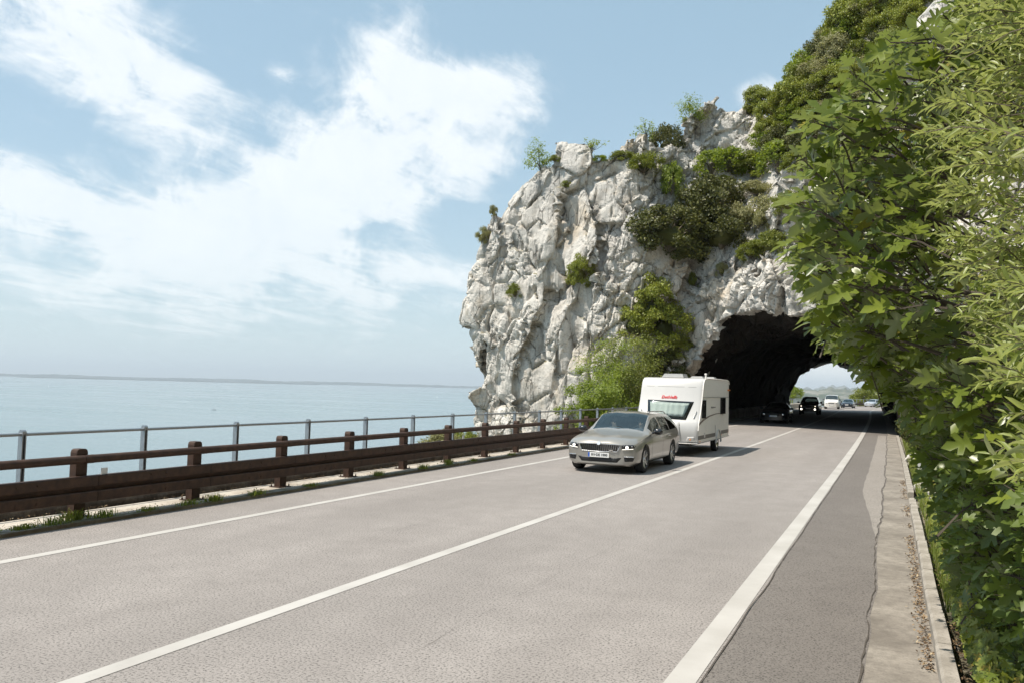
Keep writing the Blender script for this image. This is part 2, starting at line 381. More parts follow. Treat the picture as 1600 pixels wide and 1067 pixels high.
# foliage
def leaf(name, a, b, under=None, rough=.40, trans=.35, yellow=None, scale=3.0):
    t = NT(name); t.n.remove(t.b)
    oi = t.n.new('ShaderNodeNewGeometry'); n = t.noise(scale, 3)
    ob = t.n.new('ShaderNodeObjectInfo'); isl = t.math('FRACT', t.math('ADD', oi.outputs['Random Per Island'], ob.outputs['Random'])); ri = t.math('ADD', t.math('MULTIPLY', isl, .75), t.math('MULTIPLY', n, .5))
    c = t.mix(t.mr(ri, .12, 1.1), a, b)
    if yellow: c = t.mix(t.mr(oi.outputs['Random Per Island'], .93, .95), c, yellow)
    if under: c = t.mix(oi.outputs['Backfacing'], c, under)
    p = t.n.new('ShaderNodeBsdfPrincipled'); t.l.new(c, p.inputs['Base Color']); p.inputs['Roughness'].default_value = rough; p.inputs['Specular IOR Level'].default_value = .4
    tr = t.n.new('ShaderNodeBsdfTranslucent'); tc_ = t.mix(.5, c, tuple(min(1, x * 2.0) for x in (b[0] * 1.1, b[1] * 1.15, b[2] * .5))); t.l.new(tc_, tr.inputs[0])
    ms = t.n.new('ShaderNodeMixShader'); ms.inputs[0].default_value = trans; t.l.new(p.outputs[0], ms.inputs[1]); t.l.new(tr.outputs[0], ms.inputs[2]); t.l.new(ms.outputs[0], t.out.inputs[0])
    return t.m
M['fig'] = leaf('fig_leaf', (.045, .078, .014), (.195, .235, .036), (.19, .22, .12), .32, .28, (.23, .2, .04))
M['fig_low'] = leaf('fig_leaf_low', (.050, .085, .018), (.155, .205, .038), (.14, .165, .08), .5, .25)
M['olive'] = leaf('narrow_leaf', (.16, .20, .045), (.29, .325, .09), (.36, .37, .20), .42, .3)
M['creeper'] = leaf('creeper_leaf', (.075, .12, .02), (.25, .27, .04), None, .5, .35, (.32, .25, .04))
M['grass'] = leaf('grass_blade', (.10, .15, .025), (.24, .27, .06), None, .6, .35, (.3, .26, .12))
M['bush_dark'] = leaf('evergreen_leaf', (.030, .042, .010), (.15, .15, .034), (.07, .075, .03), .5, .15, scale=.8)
M['bush_gold'] = leaf('olive_gold_leaf', (.085, .11, .014), (.32, .35, .05), (.24, .23, .06), .5, .2, scale=.8)
M['bush_fresh'] = leaf('fresh_leaf', (.10, .15, .018), (.25, .30, .040), None, .5, .35, scale=.8)
M['bush_grey'] = leaf('grey_green_leaf', (.15, .15, .065), (.36, .34, .17), None, .6, .2, scale=.8)
M['bush_mid'] = leaf('mid_green_leaf', (.06, .085, .014), (.24, .26, .04), None, .5, .25, scale=.8)
M['twig'] = simple('twig_bark', (.16, .13, .095), .85, scale=20)
M['bark'] = simple('bark', (.085, .068, .052), .9, scale=14, bump=.01)
M['dead'] = simple('dry_leaf_litter', (.20, .13, .065), .9, var=.5, scale=30)
# metals, paints
t = NT('weathering_steel'); n = t.noise(7, 7, .7); n2 = t.noise(60, 4); c = t.mix(t.mr(n, .35, .65), (.034, .018, .012), (.078, .040, .024)); c = t.mix(t.mr(n2, .6, .75, 0, .7), c, (.11, .06, .035))
t.col(c).set(Roughness=.62, Metallic=.25); t.bump(n2, .3, .003); M['corten'] = t.m
t = NT('galvanised_steel'); n = t.noise(12, 5, .6); t.col(t.mix(n, (.26, .28, .30), (.48, .50, .52))).set(Roughness=.42, Metallic=.75); M['galv'] = t.m
def carpaint(name, c, metal=.35, rough=.32): 
    t = NT(name); n = t.noise(1.5, 3); t.col(t.mix(t.mr(n, .3, .7), tuple(x * .95 for x in c), c)).set(Metallic=metal, Roughness=rough, Coat_Weight=.8, Coat_Roughness=.06); return t.m
M['paint_grey'] = carpaint('warm_grey_car_paint', (.35, .335, .305), .4, .28)
M['paint_black'] = carpaint('black_car_paint', (.008, .008, .009), .1, .3)
M['paint_navy'] = carpaint('dark_blue_car_paint', (.015, .022, .035), .2, .3)
M['paint_white'] = carpaint('white_van_paint', (.74, .72, .68), 0., .35)
M['paint_silver'] = carpaint('silver_car_paint', (.6, .62, .65), .4, .3)
M['white_gel'] = simple('white_caravan_shell', (.55, .54, .52), .28, var=.02, coat=.5)
M['side_sheet'] = simple('caravan_side_sheet', (.80, .77, .72), .4, var=.03, bump=.002)
M['rubber'] = simple('tyre_rubber', (.018, .018, .018), .85, scale=30)
M['black'] = simple('black_plastic', (.016, .016, .017), .5, scale=20)
M['gloss_black'] = simple('gloss_black_trim', (.01, .01, .012), .15, coat=.6)
M['chrome'] = simple('chrome', (.78, .78, .78), .14, metal=1, var=.03)
M['rim'] = simple('grey_alloy', (.16, .16, .165), .35, metal=.7)
M['rim_face'] = simple('machined_alloy', (.62, .61, .60), .3, metal=.8, var=.04)
M['well'] = simple('wheel_well', (.01, .01, .01), .95)
M['seat'] = simple('dark_seat_fabric', (.06, .06, .062), .9, scale=30)
M['plate'] = simple('number_plate_white', (.78, .78, .76), .4, var=.03)
M['plate_blue'] = simple('number_plate_blue', (.02, .10, .45), .4)
M['ink'] = simple('plate_ink', (.01, .01, .01), .5)
M['logo_red'] = simple('red_lettering', (.62, .02, .025), .4, var=.03)
M['amber'] = simple('amber_lens', (.75, .25, .03), .3)
M['red_lens'] = simple('red_lens', (.30, .012, .014), .25, coat=.5)
M['stripe'] = simple('brown_stripe', (.12, .085, .07), .45)
M['stripe_grey'] = simple('grey_stripe', (.13, .12, .11), .5, var=.3, scale=40)
M['curtain'] = simple('curtain_cloth', (.80, .80, .77), .85, var=.05, scale=8)
M['skin'] = simple('skin', (.66, .45, .34), .55); M['hair'] = simple('hair', (.07, .045, .03), .7); M['shirt'] = simple('white_shirt', (.7, .7, .68), .8); M['shirt_dark'] = simple('dark_shirt', (.12, .13, .16), .8)
M['white_post'] = simple('white_post_plastic', (.62, .62, .60), .5)
M['sail'] = simple('sail_cloth', (.8, .8, .78), .8, var=.03); M['hull'] = simple('boat_hull', (.7, .7, .7), .4)
def glass(name, tint, opac, rough=.02, ior=1.5):
    t = NT(name); t.n.remove(t.b); tr = t.n.new('ShaderNodeBsdfTransparent'); tr.inputs[0].default_value = (*tint, 1)
    gl = t.n.new('ShaderNodeBsdfGlossy'); gl.inputs[0].default_value = (.80, .88, .86, 1); gl.inputs['Roughness'].default_value = rough
    fr = t.n.new('ShaderNodeFresnel'); fr.inputs[0].default_value = ior; f2 = t.math('ADD', t.math('MULTIPLY', fr.outputs[0], 1.0), opac, True)
    ms = t.n.new('ShaderNodeMixShader'); t.l.new(f2, ms.inputs[0]); t.l.new(tr.outputs[0], ms.inputs[1]); t.l.new(gl.outputs[0], ms.inputs[2]); t.l.new(ms.outputs[0], t.out.inputs[0]); return t.m
M['glass'] = glass('windscreen_glass', (.86, .94, .92), .13)
M['glass_dark'] = glass('tinted_glass', (.16, .18, .18), .03)
M['tinted_pane'] = glass('tinted_pane', (.62, .67, .66), .02, .02, 1.3)
M['lens'] = glass('lamp_lens', (.95, .95, .95), .0, .02, 1.18)
def emit(name, c, s):
    t = NT(name); t.col((.9, .9, .9)).set(Roughness=.2, Emission_Color=(*c, 1), Emission_Strength=s); return t.m
M['lamp_on'] = emit('lit_headlamp', (1, .93, .8), 2.6)
M['lamp_soft'] = emit('daylight_running_lamp', (1, .9, .72), 1.0)
# ------------------------------------------------------------------ the road's path
DS = 1.0
PATH = []; x, y, th = 0.0, -16.0, 0.0; s = -16.0
while s < 420:
    PATH.append((s, x, y, th))
    if s < 20: k = 0.0
    elif s < 112: k = -0.0003
    elif s < 330: k = 1 / 205.0
    else: k = 0.0
    th += k * DS; x += math.sin(th) * DS; y += math.cos(th) * DS; s += DS
PATH = np.array(PATH)
def path(s, lat):
    i = np.clip(s - PATH[0, 0], 0, len(PATH) - 1.001); a = int(i); f = i - a
    p = PATH[a] * (1 - f) + PATH[a + 1] * f
    return p[1] + math.cos(p[3]) * lat, p[2] - math.sin(p[3]) * lat, p[3]
def strip(name, latl, latr, z, s0, s1, mat, step=2.0, kind='structure', wob=None, nx=1, parent=None, thick=None):
    ss = np.arange(s0, s1 + 1e-6, step); v = []; f = []
    for s in ss:
        L = latl(s) if callable(latl) else latl; R_ = latr(s) if callable(latr) else latr
        for k in range(nx + 1):
            px, py, _ = path(s, L + (R_ - L) * k / nx); v.append((px, py, z))
    for i in range(len(ss) - 1):
        for k in range(nx):
            a = i * (nx + 1) + k; f.append((a, a + 1, a + nx + 2, a + nx + 1))
    o = mesh_obj(name, v, f, mat, parent)
    if kind: o['kind'] = kind
    return o
def n1(x, seed=0):
    return float(gn(np.array([[x, seed * 7.3 + .5, .31]]))[0])

road = strip('road', -9.75, -0.1, 0.0, -16, 400, M['asphalt'], 4)
sh = strip('shoulder', lambda s: -1.195 + .015 * n1(s * .4, 1), lambda s: -0.17 + .05 * n1(s * .6, 2) + .02 * n1(s * 3, 3), 0.004, -12, 112, M['asphalt_dark'], .25)
strip('road_marking', -8.53 - .07, -8.53 + .08, 0.004, -16, 400, M['paint'], 2)
strip('road_marking', -4.83 - .075, -4.83 + .075, 0.004, -16, 400, M['paint'], 2)
strip('road_marking', -1.325 - .10, -1.325 + .10, 0.004, -16, 400, M['paint'], 2)
strip('pale_patch', lambda s: -.17 - max(0.02, min(.42, (s - 12) * .06)) + .02 * n1(s * .9, 5), lambda s: -0.2 + .05 * n1(s * .6, 2) + .02 * n1(s * 3, 3), 0.007, 12, 46, M['asphalt_pale'], .25)
crack = strip('pavement_crack', lambda s: -0.20 + .05 * n1(s * .6, 2) + .025 * n1(s * 3, 3), lambda s: -0.190 + .05 * n1(s * .6, 2) + .025 * n1(s * 3, 3) + .012 * n1(s * 5, 9) + .008 * n1(s * 12, 3), 0.011, -12, 90, M['crack'], .08)
strip('pavement_crack', lambda s: -1.20 + .02 * n1(s * .8, 11), lambda s: -1.188 + .02 * n1(s * .8, 11) + .006 * n1(s * 9, 4), 0.012, -12, 100, M['crack'], .12)
strip('pavement_crack', lambda s: -3.25 + .05 * n1(s * .5, 21) + .03 * n1(s * 2.7, 22), lambda s: -3.249 + .004 * max(0, n1(s * .9, 44)) + .05 * n1(s * .5, 21) + .03 * n1(s * 2.7, 22) + .003 * n1(s * 8, 23), 0.004, -2, 48, M['crack'], .1)
gut = strip('gutter', lambda s: -0.19, .30, 0.0035, -12, 112, M['concrete'], 2, nx=2)
ledge = strip('ledge', lambda s: -10.55, -9.80, 0.05, -16, 112, M['ledge'], 2)
mb = MB()
for s in range(-16, 400, 2):      # raised face of the ledge and its broken asphalt lip
    for a, b in ((0, 2),):
        p = path(s, -9.80); q = path(s + 2, -9.80); mb.add([(p[0], p[1], -.02), (q[0], q[1], -.02), (q[0], q[1], .05), (p[0], p[1], .05)], [(0, 1, 2, 3)])
mb.build('ledge_face', M['ledge'])['kind'] = 'structure'
strip('gutter_dirt', lambda s: -9.86 - .10 * abs(n1(s * .8, 31)) - .08 * max(0, n1(s * .23, 32)), lambda s: -9.735 + .03 * n1(s * 1.5, 33), 0.054, -16, 60, M['soil'], .2)
ledge2 = strip('far_ledge', lambda s: -10.6, -9.75, 0.05, 113, 400, M['ledge'], 2)
# kerb stones on the right
kerb = empty('kerb'); ptag(kerb, kind='structure')
s = -9.0; k = 0
while s < 44:
    L = 1.0 if s > 2 else 1.6
    if 15.2 < s < 19 and k % 3 == 1: s += L; k += 1; continue      # a stone sunk out of sight
    b = MB(); h = .125 + .003 * random.uniform(-1, 1)
    b.prism([(-.055, -.1), (.055, -.1), (.055, h), (-.035, h), (-.055, h - .02)], -L / 2 + .003, L / 2 - .003, 'Y')
    o = b.build('kerb_stone', M['kerb'], kerb); p = path(s + L / 2, .36 + .005 * random.uniform(-1, 1) - .002 * s)
    o.location = (p[0], p[1], random.uniform(-.004, .003)); o.rotation_euler = (random.uniform(-.003, .003), random.uniform(-.012, .012), random.uniform(-.012, .012)); s += L; k += 1

# ------------------------------------------------------------------ ground / slopes
def terrain():
    ss = np.arange(-30, 400, 1.5); la = np.concatenate([np.arange(-190, -30, 8), np.arange(-30, -12, 1.5), np.arange(-12, 0, 1.6), np.arange(.2, 12, .5), np.arange(12, 60, 4)])
    P = np.zeros((len(ss), len(la), 3))
    for i, s in enumerate(ss):
        x0, y0, t = path(max(s, -16), 0.0)
        if s < -16: y0 += s + 16
        c, sn = math.cos(t), math.sin(t)
        P[i, :, 0] = x0 + c * la; P[i, :, 1] = y0 - sn * la
        z = np.full(len(la), -.06)
        lf = la < -11.0; z[lf] = -.35 - (np.abs(la[lf]) - 11.0) * 1.25
        rg = la > .7; g = la[rg] - .7
        z[rg] = .03 + np.minimum(g * .35, .25) + np.maximum(g - 1.3, 0) * 1.15
        if s > 112: z[rg] = .05 + g * .35
        P[i, :, 2] = np.maximum(z, -66)
    q = P.reshape(-1, 3); w = np.clip((np.abs(q[:, 2]) - .4) * .5, 0, 1); q[:, 2] += w * fbm(q / 6, 4, 3) * 1.4
    n, m = len(ss), len(la); I = np.arange(n * m).reshape(n, m)
    F = np.stack([I[:-1, :-1], I[:-1, 1:], I[1:, 1:], I[1:, :-1]], -1).reshape(-1, 4)
    o = np_mesh('ground', q, F, M['soil']); o['kind'] = 'structure'; return o
terrain()
sea = mesh_obj('sea', [(-60000, -40000, -60), (60000, -40000, -60), (60000, 60000, -60), (-60000, 60000, -60)], [(0, 1, 2, 3)], M['sea']); sea['kind'] = 'structure'

# far coasts
def coast(name, az0, az1, dist, hgt, mat, seed, base=-60, depth=2500, step=.12):
    a = np.arange(az0, az1, step); v = []; f = []; n = len(a)
    for i, t in enumerate(a):
        e = min(1, (t - az0) / 3, (az1 - t) / 3); e = max(e, 0.02)
        h = hgt * (.55 + .30 * n1(t * .35, seed) + .14 * n1(t * 2.1, seed + 1) + .1 * n1(t * 9, seed + 2)) * (e ** .5)
        d = dist * (1 + .05 * n1(t * .2, seed + 5)); sx, cx = math.sin(rad(t)), math.cos(rad(t))
        for dd, zz in ((0, base - 2), (30, base + h * .55), (depth * .3, base + h * .8 + 6), (depth, base + h), (depth * 1.6, base - 2)):
            v.append((sx * (d + dd), cx * (d + dd), zz))
    for i in range(n - 1):
        for k in range(4): f.append((i * 5 + k, i * 5 + 5 + k, i * 5 + 6 + k, i * 5 + 1 + k))
    o = mesh_obj(name, v, f, mat, smooth=True); o['kind'] = 'structure'; return o
t = NT('far_coast_land'); c = t.mix(t.mr(t.noise(.0012, 6, .7, sc=(1, 1, 6)), .4, .6), (.03, .045, .04), (.08, .09, .08)); c = t.mix(t.mr(t.noise(.006, 4, .7), .62, .68, 0, .5), c, (.3, .3, .28)); t.col(c).set(Roughness=1.0, Specular_IOR_Level=0.0); M['coast'] = t.m
coast('far_coast', -75, -24, 15500, 84, M['coast'], 3)
coast('far_headland', -56, -38, 13200, 14, M['coast'], 9, step=.08, depth=1200)
t = NT('far_hill_land'); c = t.mix(t.mr(t.noise(.004, 6, .7, sc=(1, 1, 4)), .45, .6), (.06, .075, .04), (.22, .21, .17)); t.col(c).set(Roughness=1.0, Specular_IOR_Level=0.0); M['hills'] = t.m
coast('far_hills', -16, 22, 5200, 150, M['hills'], 14, depth=900)
coast('far_hills', -24, 30, 11000, 330, M['hills'], 24, depth=2500)

# ------------------------------------------------------------------ the rock
H = 0.21
X0, X1, Y0, Y1, Z0, Z1 = -31.5, 13.0, 39.5, 116.0, -9.0, 34.0
gx = np.arange(X0, X1, H, dtype=np.float32); gy = np.arange(Y0, Y1, H, dtype=np.float32); gz = np.arange(Z0, Z1, H, dtype=np.float32)
def smin(a, b, k): h = np.clip(.5 + .5 * (b - a) / k, 0, 1); return b * (1 - h) + a * h - k * h * (1 - h)
def smax(a, b, k): return -smin(-a, -b, k)
def interp(x, xs, ys): return np.interp(x, xs, ys).astype(np.float32)
TUN_C, TUN_W, TUN_H = -5.4, 6.15, 6.1
def tunnel_sdf(x, y, z):
    cx = TUN_C - .00015 * np.maximum(y - 20, 0) ** 2 + 0.0 * x
    w = TUN_W - .012 * np.clip(y - 50, 0, 60)
    u = np.abs(x - cx) / w; v = np.maximum(z, 0) / TUN_H
    g = (u ** 3 + v ** 2.2) ** .4
    d = (g - 1) * 5.0
    return np.maximum(d, -(z + .45))
def cliff_sdf(x, y, z):
    # front face position by x and height
    zb = interp(z, [-10, 0, 6, 10, 14, 18, 24], [-.4, -.2, 0, .5, 1.2, 2.2, 4])
    yf_left = 49.5 + zb - 1.6 * np.exp(-((x + 18) / 5.5) ** 2) + 1.2 * np.exp(-((x + 12.3) / 1.6) ** 2) * (z < 99)
    lean = interp(z, [-10, 0, 4, 8, 10, 16, 24, 34], [0, 0, .2, -.3, .9, 5.4, 10.5, 16])
    yf_right = 51.6 - .66 * np.clip(x + 11.5, -2, 12.5) - .25 * np.maximum(x - 1, 0) + lean
    w = 1 / (1 + np.exp(-(x + 11.0) * .9)); yf = yf_left * (1 - w) + yf_right * w
    front = (yf - y) * .85
    # left edge by height
    xl = interp(z, [-10, 0, 3, 4.5, 6, 8.3, 10.4, 13.2, 15.7, 16.4, 17.2, 20], [-25.9, -25.4, -25.6, -26.3, -26.8, -26.2, -25.5, -24.3, -23.4, -22.4, -21.2, -20.5])
    left = (xl - .22 * (y - 49) - x) * .9
    # top surface
    h0 = interp(x, [-26, -22, -20, -17.5, -15.8, -12, -9, -6, 0, 13], [15.9, 17.3, 18.1, 18.1, 17.8, 17.6, 17.3, 18, 20, 24])
    pk = 21.0 * np.ones_like(x)
    hy = interp(x, [-30, -17.6, -16.6, -15.4, -14.2, -13.2, -12.4, -11.6, -11.1, -10.4, -9.6, -8.6, -7.8, -6.9, -5, -2, 6, 13], [14, 15, 18.2, 19.1, 18.3, 19.0, 20.4, 22.4, 23.3, 22.6, 23.4, 21.8, 20.0, 19.2, 22.5, 26.5, 32, 36])
    t = np.clip((y - 50.2) / 1.2, 0, 1); top_h = h0 * (1 - t) + np.maximum(hy, h0 * .7) * t
    top_h = top_h + np.clip(y - 55, 0, 60) * interp(x, [-30, -14, -6, 0, 12], [-.6, -.25, .3, .5, .6])
    top = (z - np.minimum(top_h, 33)) * .8
    d = smax(smax(front, left, 1.2), top, .6)
    # rib of bare rock running up to the right
    ax, ay, az, bx, by, bz = -5.5, 50.2, 12.8, 4.0, 48.0, 23.5
    px, py, pz = x - ax, y - ay, z - az; vx, vy, vz = bx - ax, by - ay, bz - az; L2 = vx * vx + vy * vy + vz * vz
    k = np.clip((px * vx + py * vy + pz * vz) / L2, 0, 1)
    rib = np.sqrt((px - k * vx) ** 2 + (py - k * vy) ** 2 + (pz - k * vz) ** 2) - 1.7
    d = smin(d, rib, 1.5)
    # hillside on the right
    hs = (z - 2.0 * (x - 1.9)) * .45
    d = smin(d, smax(hs, -(y - 30), .5), 1.5)
    # back end of the rock, beyond the tunnel
    back = (y - (109.5 + .05 * x + .3 * z * (x > -30))) * .9
    d = smax(d, back, 1.0)
    return d
def frac(P):
    Q = P + .55 * np.stack([gn(P / 3.4, 41), gn(P / 3.4, 42), gn(P / 3.4, 43)], -1) + .06 * np.stack([gn(P / .7, 44), gn(P / .7, 45), gn(P / .7, 46)], -1)
    k = .22 + .10 * gn(P / 9, 47); return np.stack([Q[:, 0] - Q[:, 2] * k, Q[:, 1], Q[:, 0] * k + Q[:, 2]], -1)
def big_noise(P):
    """large fracturing: slabs leaning left, deep joints"""
    R1 = frac(P)
    f1, f2, c, t = vor(R1 / np.array([2.7, 11., 6.6]), 5)
    e = f2 - f1
    d = (c - .5) * .95 + t * 1.2
    g1, g2, c2, t2 = vor(R1 / np.array([1.25, 4.5, 2.5]), 9)
    fr = interp(gn(P / np.array([4.5, 9, 8]), 91) + .35 * np.exp(-((P[:, 0] + 15.5 - .12 * (P[:, 2] - 8)) / 2.6) ** 2) + .2 * (P[:, 0] > -12), [-.05, .45], [.04, 1.0]); d += ((c2 - .5) * .46 + t2 * .95) * fr
    d += .45 * fbm(P / 5, 2, 17)
    d = np.where((P[:, 2] > 12.5) & (P[:, 0] < -13), np.minimum(d, .45), d)
    return d
def build_cliff():
    A, B, C = np.meshgrid(gx, gy, gz, indexing='ij')
    sh = A.shape; D = np.empty(sh, np.float32)
    for i in range(0, sh[0], 16):
        D[i:i + 16] = cliff_sdf(A[i:i + 16], B[i:i + 16], C[i:i + 16])
    T = tunnel_sdf(A, B, C).astype(np.float32)
    near = (np.abs(D) < 2.6) & (B < 66)
    P = np.stack([A[near], B[near], C[near]], -1); brow = np.clip(np.abs(tunnel_sdf(P[:, 0], P[:, 1], P[:, 2])) / 2.0, .45, 1); D[near] += big_noise(P) * interp(P[:, 1], [58, 66], [1, .3]) * brow
    far = (np.abs(D) < 2) & (B >= 66); P = np.stack([A[far], B[far], C[far]], -1); D[far] += fbm(P / 3, 3, 4) * .8
    nt = np.abs(T) < 1.6; P = np.stack([A[nt], B[nt], C[nt]], -1); f1, f2, c, t = vor(P / 1.6, 77)
    T[nt] += ((c - .5) * .45 + t * .7 + fbm(P / 4, 2, 8) * .5) * interp(P[:, 2], [.1, .9], [0.0, 1])
    # keep the tunnel floor and the road bed clear
    D = smax(D, -T, .25) if False else np.maximum(D, -T)
    # clearance over the road outside the mouth
    D[0], D[-1], D[:, 0], D[:, -1] = 1, 1, 1, 1; D[:, :, 0] = 1; D[:, :, -1] = 1
    # surface nets
    s = D < 0
    act = np.zeros((sh[0] - 1, sh[1] - 1, sh[2] - 1), bool)
    c8 = [s[i:sh[0] - 1 + i, j:sh[1] - 1 + j, k:sh[2] - 1 + k] for i in (0, 1) for j in (0, 1) for k in (0, 1)]
    al = c8[0].copy(); an = c8[0].copy()
    for q in c8[1:]: al &= q; an |= q
    act = an & ~al; idx = np.argwhere(act); n = len(idx)
    cid = np.full(act.shape, -1, np.int32); cid[act] = np.arange(n)
    corners = np.array([(i, j, k) for i in (0, 1) for j in (0, 1) for k in (0, 1)])
    val = np.stack([D[idx[:, 0] + a, idx[:, 1] + b, idx[:, 2] + c] for a, b, c in corners], -1)
    acc = np.zeros((n, 3), np.float64); cnt = np.zeros(n)
    for a in range(8):
        for b in range(a + 1, 8):
            if np.abs(corners[a] - corners[b]).sum() != 1: continue
            va, vb = val[:, a], val[:, b]; m = (va < 0) != (vb < 0); t = np.where(m, va / (va - vb + 1e-12), 0)
            acc += np.where(m[:, None], corners[a] + (corners[b] - corners[a]) * t[:, None], 0); cnt += m
    V = (idx + acc / cnt[:, None]) * H + np.array([X0, Y0, Z0])
    quads = []
    for ax in range(3):
        o = [0, 0, 0]; o[ax] = 1; u, v = [(1, 2), (2, 0), (0, 1)][ax]
        a = s[:sh[0] - o[0], :sh[1] - o[1], :sh[2] - o[2]]; b = s[o[0]:, o[1]:, o[2]:]; e = np.argwhere(a != b); e = e[(e[:, u] > 0) & (e[:, v] > 0)]
        e = e[(e[:, 0] < sh[0] - 1) & (e[:, 1] < sh[1] - 1) & (e[:, 2] < sh[2] - 1)]
        def cc(du, dv):
            g = e.copy(); g[:, u] -= du; g[:, v] -= dv; return cid[g[:, 0], g[:, 1], g[:, 2]]
        q = np.stack([cc(0, 0), cc(1, 0), cc(1, 1), cc(0, 1)], -1); flip = ~s[e[:, 0], e[:, 1], e[:, 2]]
        q[flip] = q[flip][:, ::-1]; quads.append(q)
    Q = np.concatenate(quads); Q = Q[(Q >= 0).all(1)]
    # drop loose crumbs left by the joints
    lab = np.arange(len(V))
    for _ in range(400):
        m = lab[Q].min(1); new = lab.copy()
        for k in range(4): np.minimum.at(new, Q[:, k], m)
        new = new[new]
        if (new == lab).all(): break
        lab = new
    big = np.bincount(lab[Q[:, 0]], minlength=len(V)).argmax(); Q = Q[lab[Q[:, 0]] == big]
    # drop what nobody can see: far under ground or deep behind
    cen = V[Q].mean(1)
    keep = ~((cen[:, 2] < -7.6) | (cen[:, 0] > X1 - 1) | (cen[:, 1] < Y0 + .6) | (cen[:, 2] > Z1 - .6))
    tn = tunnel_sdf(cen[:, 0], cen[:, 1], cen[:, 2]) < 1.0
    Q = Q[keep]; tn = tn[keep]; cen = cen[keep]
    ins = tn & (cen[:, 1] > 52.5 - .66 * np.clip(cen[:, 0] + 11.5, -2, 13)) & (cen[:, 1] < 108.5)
    # split: outside gets subdivision
    return V, Q, ins
Vc, Qc, ins = build_cliff()
def sub_mesh(V, Q):
    u, inv = np.unique(Q, return_inverse=True); return V[u], inv.reshape(Q.shape)
def subdivide(V, Q):
    """one level of catmull-clark-like refinement (linear edge/face points)"""
    n = len(V); E = np.concatenate([Q[:, [0, 1]], Q[:, [1, 2]], Q[:, [2, 3]], Q[:, [3, 0]]]); E.sort(1)
    key = E[:, 0].astype(np.int64) * n + E[:, 1]; uk, inv = np.unique(key, return_inverse=True)
    ev = (V[uk // n] + V[uk % n]) / 2; fv = V[Q].mean(1); m = len(Q); inv = inv.reshape(-1)
    e0, e1, e2, e3 = [n + inv[i * m:(i + 1) * m] for i in range(4)]; f = n + len(uk) + np.arange(m)
    V2 = np.concatenate([V, ev, fv])
    Q2 = np.concatenate([np.stack([Q[:, 0], e0, f, e3], 1), np.stack([e0, Q[:, 1], e1, f], 1), np.stack([f, e1, Q[:, 2], e2], 1), np.stack([e3, f, e2, Q[:, 3]], 1)])
    return V2, Q2
def normals(V, Q):
    a = V[Q[:, 2]] - V[Q[:, 0]]; b = V[Q[:, 3]] - V[Q[:, 1]]; fn = np.cross(a, b); N = np.zeros_like(V)
    for k in range(4): np.add.at(N, Q[:, k], fn)
    return N / (np.linalg.norm(N, axis=1, keepdims=True) + 1e-9)
cenY = Vc[Qc].mean(1)[:, 1]
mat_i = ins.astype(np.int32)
V1, Q1 = Vc, Qc
front = (cenY < 62) & ~(ins & (cenY > 56))
V2, Q2 = subdivide(*sub_mesh(Vc, Qc[front])); mi2 = np.tile(mat_i[front], 4)
N = normals(V2, Q2)
Wp = V2 + .25 * np.stack([gn(V2 / .8, 51), gn(V2 / .8, 52), gn(V2 / .8, 53)], -1)
R2 = np.stack([Wp[:, 0] * .9 - Wp[:, 2] * .42, Wp[:, 1], Wp[:, 0] * .42 + Wp[:, 2] * .9], -1)
FR = frac(V2); a1, a2, _, _ = vor(FR / np.array([2.7, 11., 6.6]), 5); b1, b2, _, _ = vor(FR / np.array([1.25, 4.5, 2.5]), 9)
breakup = interp(gn(V2 / 1.3, 93), [-.35, .1], [.15, 1])
f1, f2, c, tl = vor(R2 / np.array([.7, 1.6, 1.3]), 61)
fr = interp(gn(V2 / 3.4, 92) + .25 * np.exp(-((V2[:, 0] + 15.5) / 3.0) ** 2) + .1 * (V2[:, 0] > -12), [-.1, .45], [.05, 1.0])
d = -((c - .5) * .22 + tl * .36 + 0.30 * np.exp(-((f2 - f1) / .07))) * fr
g1, g2, c2, t2 = vor(R2 / .36, 63); d += -((c2 - .5) * .04 + t2 * .13 + .07 * np.exp(-((g2 - g1) / .10))) * fr
d += .035 * fbm(V2 / .5, 3, 71)
d -= (.62 * np.exp(-((a2 - a1) / .045) ** 1.2) + .30 * np.exp(-((b2 - b1) / .06) ** 1.2)) * breakup
edge = interp(V2[:, 1], [60.5, 62], [1, 0]); V2 = V2 + N * (d * edge)[:, None]
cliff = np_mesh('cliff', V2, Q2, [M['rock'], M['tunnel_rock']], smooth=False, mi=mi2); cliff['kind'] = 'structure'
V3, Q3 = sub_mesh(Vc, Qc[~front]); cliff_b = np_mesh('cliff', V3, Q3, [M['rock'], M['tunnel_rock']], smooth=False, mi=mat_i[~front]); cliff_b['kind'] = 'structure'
BV = BVHTree.FromPolygons([tuple(v) for v in V2.tolist()], Q2.tolist())
print('cliff faces', len(Q2), len(Q3))

# air
hb = MB().box((0, 8000, 165), (84000, 56000, 0))
hz_o = MB().box((0, 6000, -61 + 215), (80000, 44000, 430)).build('haze', None or M['rock']); hz_o.data.materials.clear()
hm = bpy.data.materials.new('haze_air'); hm.use_nodes = True; hn = hm.node_tree.nodes; hn.clear()
ho = hn.new('ShaderNodeOutputMaterial'); hv = hn.new('ShaderNodeVolumePrincipled'); hm.node_tree.links.new(hv.outputs[0], ho.inputs['Volume'])
hv.inputs['Color'].default_value = (.80, .89, .97, 1); hv.inputs['Density'].default_value = 8e-5; hv.inputs['Anisotropy'].default_value = .1
hz_o.data.materials.append(hm); hz_o['kind'] = 'stuff'; hz_o['label'] = 'pale summer haze over the sea'
